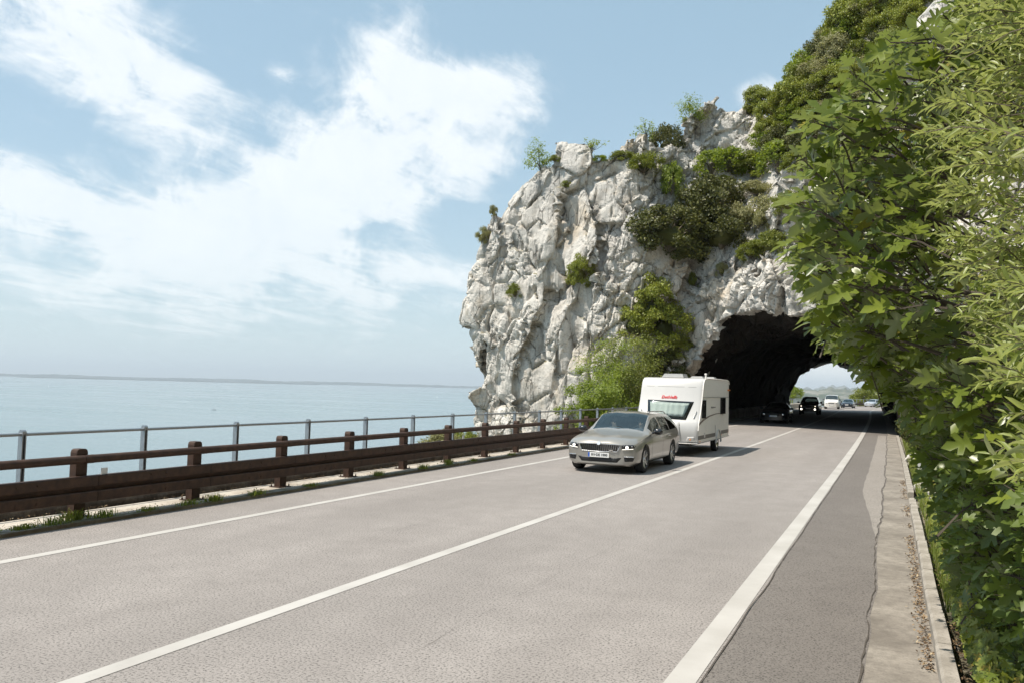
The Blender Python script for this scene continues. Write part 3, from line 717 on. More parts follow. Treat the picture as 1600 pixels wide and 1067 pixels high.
# ------------------------------------------------------------------ guard rail of weathering steel
GL = -10.17
def rail_run(name, label, s0, s1, step, first, detail=True, lat=GL, zb=.05):
    root = empty(name); p = path(s0, lat); root.location = (p[0], p[1], zb); ptag(root, label, 'guard rail')
    bpy.context.view_layer.update()
    inv = Matrix.Translation((-p[0], -p[1], -zb))
    def place(o, s, la, z, dz=0):
        q = path(s, la); o.matrix_basis = inv @ (Matrix.Translation((q[0], q[1], z)) @ Matrix.Rotation(-q[2] + dz, 4, 'Z'))
    # one post
    b = MB(); w, dpt = .17, .13
    pr = [(-w / 2, 0), (w / 2, 0), (w / 2, .88), (w / 2 - .012, .915), (w / 2 - .04, .93), (-w / 2 + .04, .93), (-w / 2 + .012, .915), (-w / 2, .88)]
    b.prism([(a, c) for a, c in pr], -dpt / 2, dpt / 2, 'X'); post_me = b.build('post', M['corten'], root)
    b = MB(); b.box((0, 0, .006), (.26, .30, .012)); 
    for dx in (-.1, .1):
        for dy in (-.12, .12): b.lathe([(.0, .012), (.014, .012), (.014, .04), (.007, .04), (.007, .06), (0, .06)], 6, 'Z', (dx, dy, 0))
    plate = b.build('base_plate', M['corten'], post_me)
    # rail
    b = MB(); b.tube([(0, -step / 2 + .004, 0), (0, step / 2 - .004, 0)], .058, 12); pipe = b.build('hand_rail', M['corten'], root, sharp=40)
    b = MB(); b.tube([(0, -.05, 0), (0, .05, 0)], .061, 12); sleeve = b.build('joint_sleeve', M['corten'], root, sharp=40)
    # double box beam with a dark channel between
    prof = [(0, .0), (.035, .0), (.05, .012), (.05, .135), (.04, .15), (-.03, .152), (-.03, .212), (.04, .214), (.05, .23), (.05, .35), (.035, .362), (0, .362), (-.05, .362), (-.05, 0)]
    b = MB(); b.prism(prof, -step / 2 + .004, step / 2 - .004, 'Y'); beam = b.build('beam', M['corten'], root)
    b = MB()
    for dy in (-.14, .14):
        for z in (.06, .30): b.lathe([(0, .05), (.018, .05), (.016, .062), (0, .064)], 8, 'X', (0, dy, z))
    bolts = b.build('bolts', M['corten'], beam); bolts['kind'] = 'stuff'
    n = 0; s = first
    while s < s1:
        a = post_me if n == 0 else copy_tree(post_me, root); place(a, s, lat, zb, random.uniform(-.02, .02))
        c = pipe if n == 0 else copy_tree(pipe, root); place(c, s + step / 2, lat + .10, .84)
        if detail: e = sleeve if n == 0 else copy_tree(sleeve, root); place(e, s + .1, lat + .10, .84)
        d = beam if n == 0 else copy_tree(beam, root); place(d, s + step / 2 + .2, lat + .115, .25)
        s += step; n += 1
    if not detail: bpy.data.objects.remove(sleeve)
    return root
gr = rail_run('guard_rail', 'dark brown weathering steel guard rail along the sea side of the road before the rock', -5, 54, 2.07, -4.62)
gr2 = rail_run('guard_rail', 'low brown guard rail on the outside of the curve beyond the tunnel', 124, 330, 4.0, 126, False, -10.4, .05)
# two reflectors clipped on the beam
for i, (s_, lab) in enumerate([(8.12, 'small white reflector standing on the beam nearest the camera'), (18.75, 'small white reflector standing on the beam farther along, near the fourth post')]):
    p = path(s_, GL + .115); b = MB(); b.box((0, 0, .045), (.02, .10, .09), bev=.004); o = b.build('reflector', M['white_post']); o.location = (p[0], p[1], .612); ptag(o, lab, 'reflector', 'reflectors on the guard rail')
# galvanised railing on the sea wall
rr = empty('railing'); ptag(rr, 'grey galvanised tube railing on the low wall behind the brown guard rail', 'railing')
b = MB(); b.prism([(-.045, -.03), (.045, -.03), (.045, -.015), (-.03, -.015), (-.03, .015), (.045, .015), (.045, .03), (-.045, .03)], 0, .93, 'Z'); b.lathe([(.0, -.03), (.046, -.03), (.046, .03), (0, .03)], 12, 'Y', (0, 0, .93))
rp = b.build('post', M['galv'], rr)
b = MB(); b.tube([(0, -1.02, 0), (0, 1.02, 0)], .024, 10); rb = b.build('hand_rail', M['galv'], rr, sharp=40)
s = 1.37 - 2.04 * 3; n = 0
while s < 54:
    p = path(s, -10.93); a = rp if n == 0 else copy_tree(rp, rr); a.location = (p[0], p[1], .24); a.rotation_euler.z = -p[2]
    p = path(s + 1.02, -10.93); c = rb if n == 0 else copy_tree(rb, rr); c.location = (p[0] + .01, p[1], 1.15); c.rotation_euler.z = -p[2]
    s += 2.04; n += 1
rr2 = empty('railing'); ptag(rr2, 'thin grey post railing on the sea side beyond the tunnel', 'railing'); n = 0; s = 116
while s < 330:
    p = path(s, -11.3); a = copy_tree(rp, rr2); a.location = (p[0], p[1], .3); a.rotation_euler.z = -p[2]; a.scale = (1.2, 1.2, 1.1)
    p = path(s + 1.02, -11.3); c = copy_tree(rb, rr2); c.location = (p[0], p[1], 1.3); c.rotation_euler.z = -p[2]; s += 2.04
# low rough wall under the railing
def wall(s0, s1, lat, h, name, label, thick=.42, mat='parapet'):
    v = []; f = []; ss = np.arange(s0, s1, .35)
    for i, s in enumerate(ss):
        for k, (dl, z) in enumerate(((thick * .5, -.1), (thick * .5, h * .45), (thick * .42, h * .9), (.02, h), (-thick * .5, h * .97), (-thick * .55, -.9))):
            p = path(s, lat + dl + .02 * n1(s * 1.7 + k * 3, 61)); v.append((p[0], p[1], z + (.022 * n1(s * 1.3, 62 + k) if k else 0)))
    for i in range(len(ss) - 1):
        for k in range(5): f.append((i * 6 + k, i * 6 + k + 1, i * 6 + k + 7, i * 6 + k + 6))
    f.append(tuple(range(6))); f.append(tuple(range(len(v) - 6, len(v)))[::-1])
    o = mesh_obj(name, v, f, M[mat]); ptag(o, label, 'wall'); return o
wall(-16, 52, -10.93, .25, 'parapet_wall', 'low rough stone wall carrying the grey railing on the sea side', .5)
wall(54, 124, -10.9, .72, 'tunnel_parapet', 'stone parapet along the sea side at the far tunnel opening', .4, 'ledge')

# ------------------------------------------------------------------ cars
def pchip(xs, ys, x):
    xs = np.array(xs, float); ys = np.array(ys, float); h = np.diff(xs); d = np.diff(ys) / h; m = np.zeros(len(xs))
    m[0], m[-1] = d[0], d[-1]
    for i in range(1, len(xs) - 1):
        if d[i - 1] * d[i] > 0: w1, w2 = 2 * h[i] + h[i - 1], h[i] + 2 * h[i - 1]; m[i] = (w1 + w2) / (w1 / d[i - 1] + w2 / d[i])
    i = np.clip(np.searchsorted(xs, x) - 1, 0, len(h) - 1); t = (x - xs[i]) / h[i]
    return ys[i] * (2 * t ** 3 - 3 * t ** 2 + 1) + m[i] * h[i] * (t ** 3 - 2 * t ** 2 + t) + ys[i + 1] * (-2 * t ** 3 + 3 * t ** 2) + m[i + 1] * h[i] * (t ** 3 - t ** 2)
class Car:
    """st rows: y, z_bottom, z_mid, z_belt, z_edge, z_top, half width, half roof width"""
    def __init__(s, name, st, L, paint, axles, wr, track, win, fc=.20, rc=.08, cuts=(), people=False, rim='rim', face='rim_face'):
        s.root = empty(name); s.L = L; s.st = np.array(st, float); s.fc, s.rc = fc, rc
        ys = sorted(set(list(np.round(np.arange(0, L + .001, .09), 3)) + [r[0] for r in st] + [a for w in win for a in w[1:3]])); ys = [ys[0]] + [b for a, b in zip(ys, ys[1:]) if b - a > .012]
        ts = [0, .5, 1, 1.5, 2, 2.33, 2.66, 3, 3.33, 3.66, 4, 4.5, 4.86, 5, 5.12, 5.5, 5.84, 6, 6.16, 6.4, 7, 7.5, 8]
        V = []; 
        for y in ys:
            for t in ts: V.append(s.pt(y, t, 1))
            for t in ts[::-1][1:-1]: V.append(s.pt(y, t, -1))
        n = 2 * len(ts) - 2; F = []; MI = []
        def wclass(y, t):
            for kind, y0, y1, t0, t1 in win:
                ya, yb = y0, y1
                if kind == 'side':      # follow the slanting pillars
                    f = (t - 5) / 1.0; ya = y0[0] * (1 - f) + y0[1] * f if isinstance(y0, tuple) else y0; yb = y1[0] * (1 - f) + y1[1] * f if isinstance(y1, tuple) else y1
                if ya <= y <= yb and t0 <= t <= t1: return 1
            return 0
        for i in range(len(ys) - 1):
            ym = (ys[i] + ys[i + 1]) / 2
            for k in range(n):
                k2 = (k + 1) % n; ta = ts[k] if k < len(ts) else ts[n - k]; tb = ts[k2] if k2 < len(ts) else ts[n - k2]
                F.append((i * n + k, (i + 1) * n + k, (i + 1) * n + k2, i * n + k2)); MI.append(wclass(ym, (ta + tb) / 2))
        # end caps
        for e, y in ((0, ys[0]), (1, ys[-1])):
            b0 = len(V); nx = 8; off = 0 if e == 0 else (len(ys) - 1) * n
            for j, t in enumerate(ts):
                p = s.pt(y, t, 1); raw = s.raw(y, t)
                for q in range(nx + 1):
                    u = 1 - 2 * q / nx; V.append(s.bend(raw[0] * u, y, raw[1]))
            for j in range(len(ts) - 1):
                for q in range(nx):
                    a = b0 + j * (nx + 1) + q; f_ = (a, a + 1, a + nx + 2, a + nx + 1); F.append(f_ if e == 0 else f_[::-1]); MI.append(0)
        o = mesh_obj('body', V, F, [paint, M['glass'], M['well'], M['gloss_black']], s.root, True, MI)
        bm = bmesh.new(); bm.from_mesh(o.data); bmesh.ops.remove_doubles(bm, verts=bm.verts, dist=.0006)
        bmesh.ops.dissolve_degenerate(bm, edges=bm.edges, dist=.0004); bmesh.ops.recalc_face_normals(bm, faces=bm.faces); bm.to_mesh(o.data); bm.free()
        c = MB()
        for a in axles:
            for sx in (-1, 1): c.lathe([(0, sx * (track - .16)), (wr * 1.13, sx * (track - .16)), (wr * 1.13, sx * 1.3), (0, sx * 1.3)], 28, 'X', (0, a - L / 2, wr), mi=2)
        for (cy, cz, hw, hh, dp) in cuts: c.box((0, cy - L / 2, cz), (hw * 2, dp, hh * 2), mi=2)
        cut = c.build('cutter', [paint, M['glass'], M['well']]); cb = bmesh.new(); cb.from_mesh(cut.data); bmesh.ops.remove_doubles(cb, verts=cb.verts, dist=1e-5); bmesh.ops.recalc_face_normals(cb, faces=cb.faces); cb.to_mesh(cut.data); cb.free()
        md = o.modifiers.new('b', 'BOOLEAN'); md.operation = 'DIFFERENCE'; md.object = cut; md.solver = 'EXACT'
        solidify_mods(o); bpy.data.objects.remove(cut)
        me = o.data; s.bvh = BVHTree.FromPolygons([v.co[:] for v in me.vertices], [p.vertices[:] for p in me.polygons])
        # glass faces become their own mesh
        bm = bmesh.new(); bm.from_mesh(me); g = [f for f in bm.faces if f.material_index == 1]
        gb = bm.copy(); bmesh.ops.delete(bm, geom=g, context='FACES'); bm.to_mesh(me); bm.free()
        bmesh.ops.delete(gb, geom=[f for f in gb.faces if f.material_index != 1], context='FACES')
        isl = []; seen = set()
        for f in gb.faces:
            if f in seen: continue
            st_ = [f]; seen.add(f); cur = []
            while st_:
                q = st_.pop(); cur.append(q)
                for e in q.edges:
                    for h in e.link_faces:
                        if h not in seen: seen.add(h); st_.append(h)
            isl.append(cur)
        for cur in isl:
            vs = list({v for f in cur for v in f.verts}); ix = {v: i for i, v in enumerate(vs)}
            cx = sum(v.co.x for v in vs) / len(vs); cy = sum(v.co.y for v in vs) / len(vs)
            nm = 'side_window' if abs(cx) > .3 else ('windscreen' if cy < 0 else 'rear_window')
            w = mesh_obj(nm, [v.co for v in vs], [tuple(ix[v] for v in f.verts) for f in cur], M['glass_dark'] if nm != 'windscreen' else M['glass'], s.root, True)
        gb.free(); me.materials.clear() 
        for m_ in (paint, M['glass'], M['well'], M['gloss_black']): me.materials.append(m_)
        me.polygons.foreach_set('use_smooth', np.ones(len(me.polygons), dtype=bool)); me.set_sharp_from_angle(angle=rad(32))
        s.body = o
        # wheels
        proto = None
        for a in axles:
            for sx in (-1, 1):
                if proto is None:
                    wv = wr; b = MB(); b.lathe([(wv * .68, -.10), (wv * .93, -.105), (wv, -.075), (wv, .075), (wv * .93, .105), (wv * .68, .10)], 32, 'X', close=True); proto = b.build('wheel', M['rubber'], s.root, sharp=50)
                    b = MB(); b.lathe([(wv * .70, -.09), (wv * .70, .098), (wv * .65, .098), (wv * .62, .06), (wv * .60, -.09)], 32, 'X', close=True); b.lathe([(0, .0), (wv * .62, -.0), (wv * .62, -.03), (0, -.03)], 24, 'X')
                    b.build('rim', M[rim], proto, sharp=40)
                    b = MB()
                    for k in range(5):
                        t = 2 * math.pi * k / 5
                        for dd in (-.16, .16):
                            R_ = Matrix.Rotation(t + dd, 3, 'X'); p0 = R_ @ Vector((.055, 0, .05)); p1 = R_ @ Vector((.088, 0, wv * .64)); b.tube([p0, p1], [.022, .017], 5)
                    b.lathe([(0, .095), (.035, .092), (.05, .07), (.05, .03)], 14, 'X'); b.build('spoke', M[face], proto, sharp=40)
                    w = proto
                else: w = copy_tree(proto, s.root)
                w.location = (sx * (track - .0 - .10), a - L / 2, wr); w.rotation_euler = (random.uniform(0, 1.2), 0, 0 if sx > 0 else math.pi)
    def raw(s, y, t):
        q = [pchip(s.st[:, 0], s.st[:, i], y) for i in range(1, 8)]; zb, zm, zs, ze, zt, w, wr = q
        K = [(0, zb), (w * .80, zb), (w - .025, zb + .09), (w, zm), (w - .008, zm + (zs - zm) * .72), (w - .05, zs), (wr, ze), (wr * .78, ze + (zt - ze) * .72), (0, zt)]
        i = min(int(t), 7); f = t - i; a, b = K[i], K[i + 1]
        x, z = a[0] + (b[0] - a[0]) * f, a[1] + (b[1] - a[1]) * f
        if i == 5: x += .025 * math.sin(math.pi * f)
        if i in (2, 3): x += .012 * math.sin(math.pi * f)
        if i == 7: z += .02 * math.sin(math.pi * f) * (ze - zb > .3)
        return x, z
    def bend(s, x, y, z):
        y2 = y + s.fc * (abs(x) / .9) ** 2.6 * math.exp(-max(y, 0) / .55) - s.rc * (abs(x) / .9) ** 2.4 * math.exp(-max(s.L - y, 0) / .5)
        return (x, y2 - s.L / 2, z)
    def pt(s, y, t, sg):
        x, z = s.raw(y, t); return s.bend(x * sg, y, z)
    def patch(s, name, c, mat, n=6, m=4, off=.006, depth=.02, parent=None, axis='front', smooth=True):
        """quad patch (x,z) corners projected from in front onto the body"""
        v = []; f = []
        for j in range(m + 1):
            for i in range(n + 1):
                u, w = i / n, j / m
                p = [(c[0][k] * (1 - u) + c[1][k] * u) * (1 - w) + (c[3][k] * (1 - u) + c[2][k] * u) * w for k in (0, 1)]
                if axis == 'front': o_, d_ = Vector((p[0], -s.L, p[1])), Vector((0, 1, 0))
                elif axis == 'rear': o_, d_ = Vector((p[0], s.L, p[1])), Vector((0, -1, 0))
                else: o_, d_ = Vector((3 if axis == 'right' else -3, p[0], p[1])), Vector((-1 if axis == 'right' else 1, 0, 0))
                h = s.bvh.ray_cast(o_, d_)
                q = h[0] if h[0] is not None else (v[-1] if v else o_ + d_ * 3)
                v.append(Vector(q) - d_ * off)
        for j in range(m):
            for i in range(n): a = j * (n + 1) + i; f.append((a, a + 1, a + n + 2, a + n + 1))
        bd = [i for i in range(n + 1)] + [(j + 1) * (n + 1) - 1 for j in range(1, m + 1)] + [m * (n + 1) + i for i in range(n - 1, -1, -1)] + [j * (n + 1) for j in range(m - 1, 0, -1)]
        b0 = len(v); v += [Vector(v[k]) + d_ * (off + depth) for k in bd]
        for k in range(len(bd)): k2 = (k + 1) % len(bd); f.append((bd[k], b0 + k, b0 + k2, bd[k2]))
        return mesh_obj(name, v, f, mat, parent or s.root, smooth)
    def surf(s, x, z, off=0.):
        h = s.bvh.ray_cast(Vector((x, -s.L, z)), Vector((0, 1, 0))); return Vector(h[0]) - Vector((0, off, 0)) if h[0] is not None else Vector((x, -s.L / 2, z))
def mirrors(car, y, z, w, mat):
    for sx in (-1, 1):
        b = MB(); 
        prof = [(.0, -.10), (.045, -.095), (.075, -.06), (.085, 0), (.075, .06), (.05, .09), (0, .10)]
        b.lathe(prof, 12, 'X', (0, 0, 0)); o = b.build('wing_mirror', mat, car.root, sharp=60); o.scale = (1.15, .9, .95); o.location = (sx * (w + .10), y - car.L / 2, z)
        b = MB(); b.tube([(-sx * .16, .03, -.05), (-sx * .02, 0, -.02)], [.03, .025], 6); b.build('mirror_arm', mat, o)
def person(name, label, loc, shirt, hairm, scale=1.0, arms=True):
    """seated figure: pelvis at loc, facing -Y"""
    J = [(0, 0, .08), (0, .03, .30), (0, .02, .50), (0, .0, .57), (0, -.01, .64), (0, -.02, .74),
         (.17, .01, .49), (.23, -.12, .30), (.20, -.38, .38), (-.17, .01, .49), (-.23, -.12, .30), (-.20, -.38, .38),
         (.10, -.12, .06), (.13, -.48, .14), (-.10, -.12, .06), (-.13, -.48, .14), (0, -.045, .69)]
    E_ = [(0, 1), (1, 2), (2, 3), (3, 4), (4, 5), (2, 6), (6, 7), (7, 8), (2, 9), (9, 10), (10, 11), (0, 12), (12, 13), (0, 14), (14, 15), (4, 16)]
    R_ = [.15, .14, .13, .055, .085, .08, .07, .045, .035, .07, .045, .035, .09, .07, .09, .07, .07]
    me = bpy.data.meshes.new('person'); me.from_pydata(J, E_, []); o = bpy.data.objects.new(name, me); COL.objects.link(o)
    md = o.modifiers.new('skin', 'SKIN'); me.skin_vertices[0].data[0].use_root = True
    for i, r in enumerate(R_): me.skin_vertices[0].data[i].radius = (r, r * (.72 if i < 3 else 1))
    o.modifiers.new('sub', 'SUBSURF').levels = 1; solidify_mods(o)
    o.data.materials.clear(); o.data.materials.append(shirt); o.data.materials.append(M['skin'])
    for p in o.data.polygons: c = p.center; p.material_index = 1 if (c.z > .555 or c.y < -.30 and c.z > .3) else 0; p.use_smooth = True
    b = MB(); b.lathe([(0, .12), (.06, .10), (.09, .04), (.095, -.03), (.08, -.09), (0, -.10)], 12, 'Z'); h = b.build('hair', hairm, o, sharp=80); h.location = (0, .025, .735)
    b = MB(); b.tube([(0, -.105, .70), (0, -.12, .68)], [.008, .014], 5); b.build('nose', M['skin'], o)
    o.location = loc; o.scale = (scale,) * 3; ptag(o, label, 'person'); return o

# the estate car
ST = [(0, .23, .43, .64, .685, .705, .72, .56), (.04, .20, .44, .67, .725, .75, .81, .60), (.16, .18, .46, .71, .785, .815, .87, .64), (.45, .18, .48, .77, .835, .865, .898, .68), (.90, .18, .50, .83, .88, .915, .907, .70),
      (1.25, .19, .52, .87, .915, .965, .907, .70), (1.40, .19, .53, .90, .95, 1.0, .907, .69), (1.75, .19, .53, .915, 1.16, 1.195, .907, .66), (2.12, .19, .53, .925, 1.335, 1.375, .907, .625), (2.6, .19, .53, .935, 1.375, 1.415, .907, .62), (3.3, .19, .53, .95, 1.365, 1.41, .905, .61),
      (3.9, .20, .53, .97, 1.34, 1.385, .895, .595), (4.28, .22, .54, .985, 1.28, 1.33, .875, .585), (4.54, .26, .55, .98, 1.08, 1.12, .84, .62), (4.62, .29, .55, .93, .98, 1.0, .80, .60), (4.66, .32, .55, .84, .88, .90, .76, .58)]
carA = Car('estate_car', ST, 4.66, M['paint_grey'], (.86, 3.54), .325, .895, [('front', 1.40, 2.12, 6.14, 8.1), ('side', (1.52, 2.22), (2.40, 2.42), 5.05, 5.9), ('side', (2.50, 2.50), (3.28, 3.24), 5.05, 5.9), ('side', (3.38, 3.34), (4.20, 3.95), 5.05, 5.9), ('rear', 4.24, 4.48, 6.2, 8.1)][:0] +
           [('front', 1.42, 2.12, 6.10, 8.1), ('side', 1.60, 2.44, 5.05, 5.86), ('side', 2.52, 3.28, 5.05, 5.86), ('side', 3.36, 4.08, 5.05, 5.86), ('rear', 4.24, 4.49, 6.2, 8.1)])
R_ = carA.root; R_.location = (-6.33, 18.62 + 2.33, 0.0); ptag(R_, 'light grey estate car with lit headlamps towing the white caravan', 'car')
# grille, lamps, plate
g = carA.patch('grille', [(-.45, .525), (.45, .525), (.51, .685), (-.51, .685)], M['black'], 12, 4, .004)
fr_ = [(-.51, .688), (-.30, .694), (0, .70), (.30, .694), (.51, .688), (.48, .60), (.44, .525), (0, .515), (-.44, .525), (-.48, .60), (-.51, .688)]
b = MB(); b.tube([carA.surf(x, z, .012) for x, z in fr_], .009, 6); b.build('grille_frame', M['chrome'], g)
for i in range(19):
    x = -.45 + .05 * i
    if abs(x) < .02: pass
    b = MB(); b.tube([carA.surf(x * .97, .53, .014), carA.surf(x * 1.04, .68, .012)], .0055, 5); b.build('grille_bar', M['chrome'] if i % 1 == 0 else M['black'], g)
b = MB(); b.lathe([(0, 0), (.045, 0), (.05, .008), (.045, .018), (0, .02)], 20, 'Y'); em = b.build('emblem', M['chrome'], R_, sharp=40); q = carA.surf(0, .695, .03); em.location = (q.x, q.y, .715); em.rotation_euler = (-.5, 0, 0)
b = MB(); b.box((.30, carA.surf(.30, .56, .026).y, .555), (.085, .01, .028)); b.build('badge', M['chrome'], g)
for sx in (-1, 1):
    h = carA.patch('headlamp', [(sx * .545, .575), (sx * .79, .595), (sx * .845, .70), (sx * .535, .685)], M['gloss_black'], 7, 4, .006)
    for k, (x, z, r) in enumerate(((.66, .635, .032), (.765, .65, .024))):
        q = carA.surf(sx * x, z, .012); b = MB(); b.lathe([(0, -.012), (r * .6, -.008), (r, .0), (r * 1.1, .012)], 14, 'Y', (q.x, q.y, q.z)); b.build('lamp', M['lamp_on'] if (k == 0) else M['rim'], h, smooth=True)
    pts = [carA.surf(sx * (.555 + .024 * i), .583 + .0018 * i, .014) for i in range(11)]; b = MB(); b.tube(pts, .007, 5); b.build('light_strip', M['lamp_soft'], h)
    f_ = carA.patch('fog_lamp', [(sx * .615, .30), (sx * .79, .31), (sx * .83, .425), (sx * .59, .415)], M['black'], 5, 3, .004)
    pts = [carA.surf(sx * (.60 + .02 * i), .413, .014) for i in range(11)]; b = MB(); b.tube(pts, .011, 6); b.build('light_strip', M['chrome'], f_)
carA.patch('lower_intake', [(-.44, .275), (.44, .275), (.54, .385), (-.54, .385)], M['black'], 10, 3, .003)
b = MB(); y_ = carA.surf(0, .44, .03).y; b.box((0, y_, .437), (.52, .012, .112)); pl = b.build('number_plate', M['plate'], R_); b = MB(); b.box((-.238, y_ - .0075, .437), (.042, .003, .108)); b.build('plate_band', M['plate_blue'], pl)
text_mesh('plate_lettering', 'RV·DE 1000', .082, M['ink'], pl, Matrix.Translation((.022, y_ - .0085, .437)) @ Matrix.Rotation(rad(90), 4, 'X'), .001, 0, .98, .002)
mirrors(carA, 1.62, .965, .90, M['gloss_black'])
for sx in (-1, 1):     # roof rails
    pts = [(sx * (.555 - .01 * abs(t - 5) * .1), 2.25 - 2.33 + .175 * t, pchip(carA.st[:, 0], carA.st[:, 5], 2.25 + .175 * t) - (.02 if t in (0, 10) else -.02)) for t in range(11)]; b = MB(); b.tube(pts, .015, 6); b.build('roof_rail', M['gloss_black'], R_, sharp=60)
for sx in (-1, 1):
    for (y0, nm) in ((2.2, 0), (3.08, 1)):
        b = MB(); b.tube([(sx * .905, y0 - 2.33 + dy, .80 + dz) for dy, dz in ((0, 0), (.04, .008), (.14, .008), (.18, 0))], .012, 6); b.build('door_handle', M['chrome'], R_)
    for y0, z0, z1 in ((1.42, .30, .88), (2.46, .30, .92), (3.26, .45, .94)):
        carA.patch('door_seam', [(y0 - 2.33, z0), (y0 - 2.33 + .007, z0), (y0 - 2.33 + .007, z1), (y0 - 2.33, z1)], M['black'], 1, 8, .0015, .004, axis='right' if sx > 0 else 'left')
    carA.patch('door_seam', [(1.42 - 2.33, .30), (2.9 - 2.33, .30), (2.9 - 2.33, .307), (1.42 - 2.33, .307)], M['black'], 8, 1, .0015, .004, axis='right' if sx > 0 else 'left')
# pillars, wipers
b = MB(); b.tube([carA.pt(1.42, 6.8, 1), carA.pt(1.52, 7.9, -1)], .008, 5); b.tube([carA.pt(1.42, 7.9, 1), carA.pt(1.5, 6.5, -1)], .008, 5); b.build('wiper', M['black'], R_)
# cabin
b = MB(); b.box((0, -.62, .80), (1.44, .5, .16), bev=.05); b.box((0, .6, .42), (1.5, 3.0, .1)); b.build('dashboard', M['seat'], R_)
b = MB(); b.lathe([(.17, -.01), (.185, 0), (.17, .01)], 20, 'Y', close=True); sw = b.build('steering_wheel', M['seat'], R_); sw.location = (.36, -.33, .90); sw.rotation_euler.x = -.35
for x_, y_ in ((.37, .18), (-.37, .18), (.37, 1.0), (-.37, 1.0)):
    b = MB(); b.prism([(-.30, .46), (.22, .46), (.30, .55), (.40, 1.08), (.30, 1.12), (.16, .62), (-.30, .60)], x_ - .24, x_ + .24, 'X'); b.prism([(.33, 1.10), (.40, 1.10), (.42, 1.28), (.34, 1.28)], x_ - .12, x_ + .12, 'X')
    o = b.build('seat', M['seat'], R_); o.location.y = y_
b = MB(); b.box((0, -.30, 1.31), (.22, .03, .06), bev=.01); b.build('rear_view_mirror', M['black'], R_)
person('person', 'front passenger of the light grey car, wearing a white top', (-6.33 - .37, 20.95 - .03, .50), M['shirt'], M['hair'], .90)
person('person', 'driver of the light grey car, hands at the steering wheel', (-6.33 + .37, 20.95 - .03, .50), M['shirt_dark'], M['hair'], .92)

# ------------------------------------------------------------------ caravan
cv = empty('caravan', (-6.36, 25.0, 0)); cv.scale = (.95, .95, .93); ptag(cv, 'white caravan with curtained front window towed behind the light grey car', 'caravan')
CW = 1.04
prof = [(.36, .42), (.05, .46), (-.02, .60), (-.04, .85), (.02, 1.10), (.14, 1.24), (.30, 1.52), (.46, 1.84), (.58, 2.14), (.68, 2.40), (.80, 2.53), (1.0, 2.585), (1.6, 2.61), (3.5, 2.62), (5.05, 2.61), (5.30, 2.57), (5.42, 2.46), (5.46, 2.25), (5.47, .70), (5.44, .46), (5.3, .42)]
def cprof(n=3):
    P = [Vector((a, b)) for a, b in prof]; out = []
    for i in range(len(P)):
        p0, p1, p2, p3 = P[i - 1], P[i], P[(i + 1) % len(P)], P[(i + 2) % len(P)]
        for k in range(n):
            t = k / n; q = .5 * ((2 * p1) + (-p0 + p2) * t + (2 * p0 - 5 * p1 + 4 * p2 - p3) * t * t + (-p0 + 3 * p1 - 3 * p2 + p3) * t ** 3); out.append((q.x, q.y))
    return out
cp = cprof(2); n = len(cp); cc = Vector((2.7, 1.5))
V = []; xs_ = [(-1.0, .93), (-.985, .975), (-.955, .992), (-.90, 1.0), (-.5, 1.0), (0, 1.0), (.5, 1.0), (.90, 1.0), (.955, .992), (.985, .975), (1.0, .93)]
for u, k in xs_:
    for a, b_ in cp:
        da, db = a - cc.x, b_ - cc.y; sa = 1 - (1 - k) * .35; sb = 1 - (1 - k) * .6
        V.append((u * CW, cc.x + da * sa + (.10 * (abs(u)) ** 2.2 * (1 if a < .9 else 0)), cc.y + db * sb))
F = []
for i in range(len(xs_) - 1):
    for k in range(n): F.append((i * n + k, i * n + (k + 1) % n, (i + 1) * n + (k + 1) % n, (i + 1) * n + k))
F += [tuple(range(n))[::-1], tuple(range((len(xs_) - 1) * n, len(xs_) * n))]
mi = [0] * (len(F) - 2) + [1, 1]
o = mesh_obj('shell', V, F, [M['white_gel'], M['side_sheet']], cv, True, mi); bm = bmesh.new(); bm.from_mesh(o.data); bmesh.ops.recalc_face_normals(bm, faces=bm.faces); bm.to_mesh(o.data); bm.free()
cvb = BVHTree.FromPolygons([v.co[:] for v in o.data.vertices], [p.vertices[:] for p in o.data.polygons])
c = MB().lathe([(0, CW - .30), (.40, CW - .30), (.40, CW + .3), (0, CW + .3)], 28, 'X', (0, 3.42, .33)).lathe([(0, -CW + .30), (.40, -CW + .30), (.40, -CW - .3), (0, -CW - .3)], 28, 'X', (0, 3.42, .33)).build('cutter', M['well']); cb = bmesh.new(); cb.from_mesh(c.data); bmesh.ops.remove_doubles(cb, verts=cb.verts, dist=1e-5); bmesh.ops.recalc_face_normals(cb, faces=cb.faces); cb.to_mesh(c.data); cb.free()
md = o.modifiers.new('b', 'BOOLEAN'); md.operation = 'DIFFERENCE'; md.object = c; solidify_mods(o); bpy.data.objects.remove(c); o.data.set_sharp_from_angle(angle=rad(28))
class Pr: pass
fk = Pr(); fk.bvh = cvb; fk.root = cv; fk.L = 3.0
def cpatch(*a, **k): return Car.patch(fk, *a, **k)
def csurf(x, z, off): h = cvb.ray_cast(Vector((x, -3, z)), Vector((0, 1, 0))); return Vector(h[0]) - Vector((0, off, 0))
win = cpatch('front_window', [(-.66, 1.23), (.62, 1.20), (.80, 1.80), (-.74, 1.83)], M['gloss_black'], 10, 8, .012, .03)
pane = cpatch('pane', [(-.56, 1.32), (.54, 1.30), (.67, 1.74), (-.64, 1.76)], M['curtain'], 80, 4, .032, .002, parent=win)
for v in pane.data.vertices: v.co.y += .011 * math.sin(v.co.x * 34 + .8 * math.sin(v.co.x * 9)) + .004 * math.sin(v.co.x * 17)
pane.name = 'curtain'
cpatch('pane', [(-.61, 1.29), (.57, 1.27), (.735, 1.77), (-.69, 1.79)], M['tinted_pane'], 10, 6, .055, .004, parent=win)
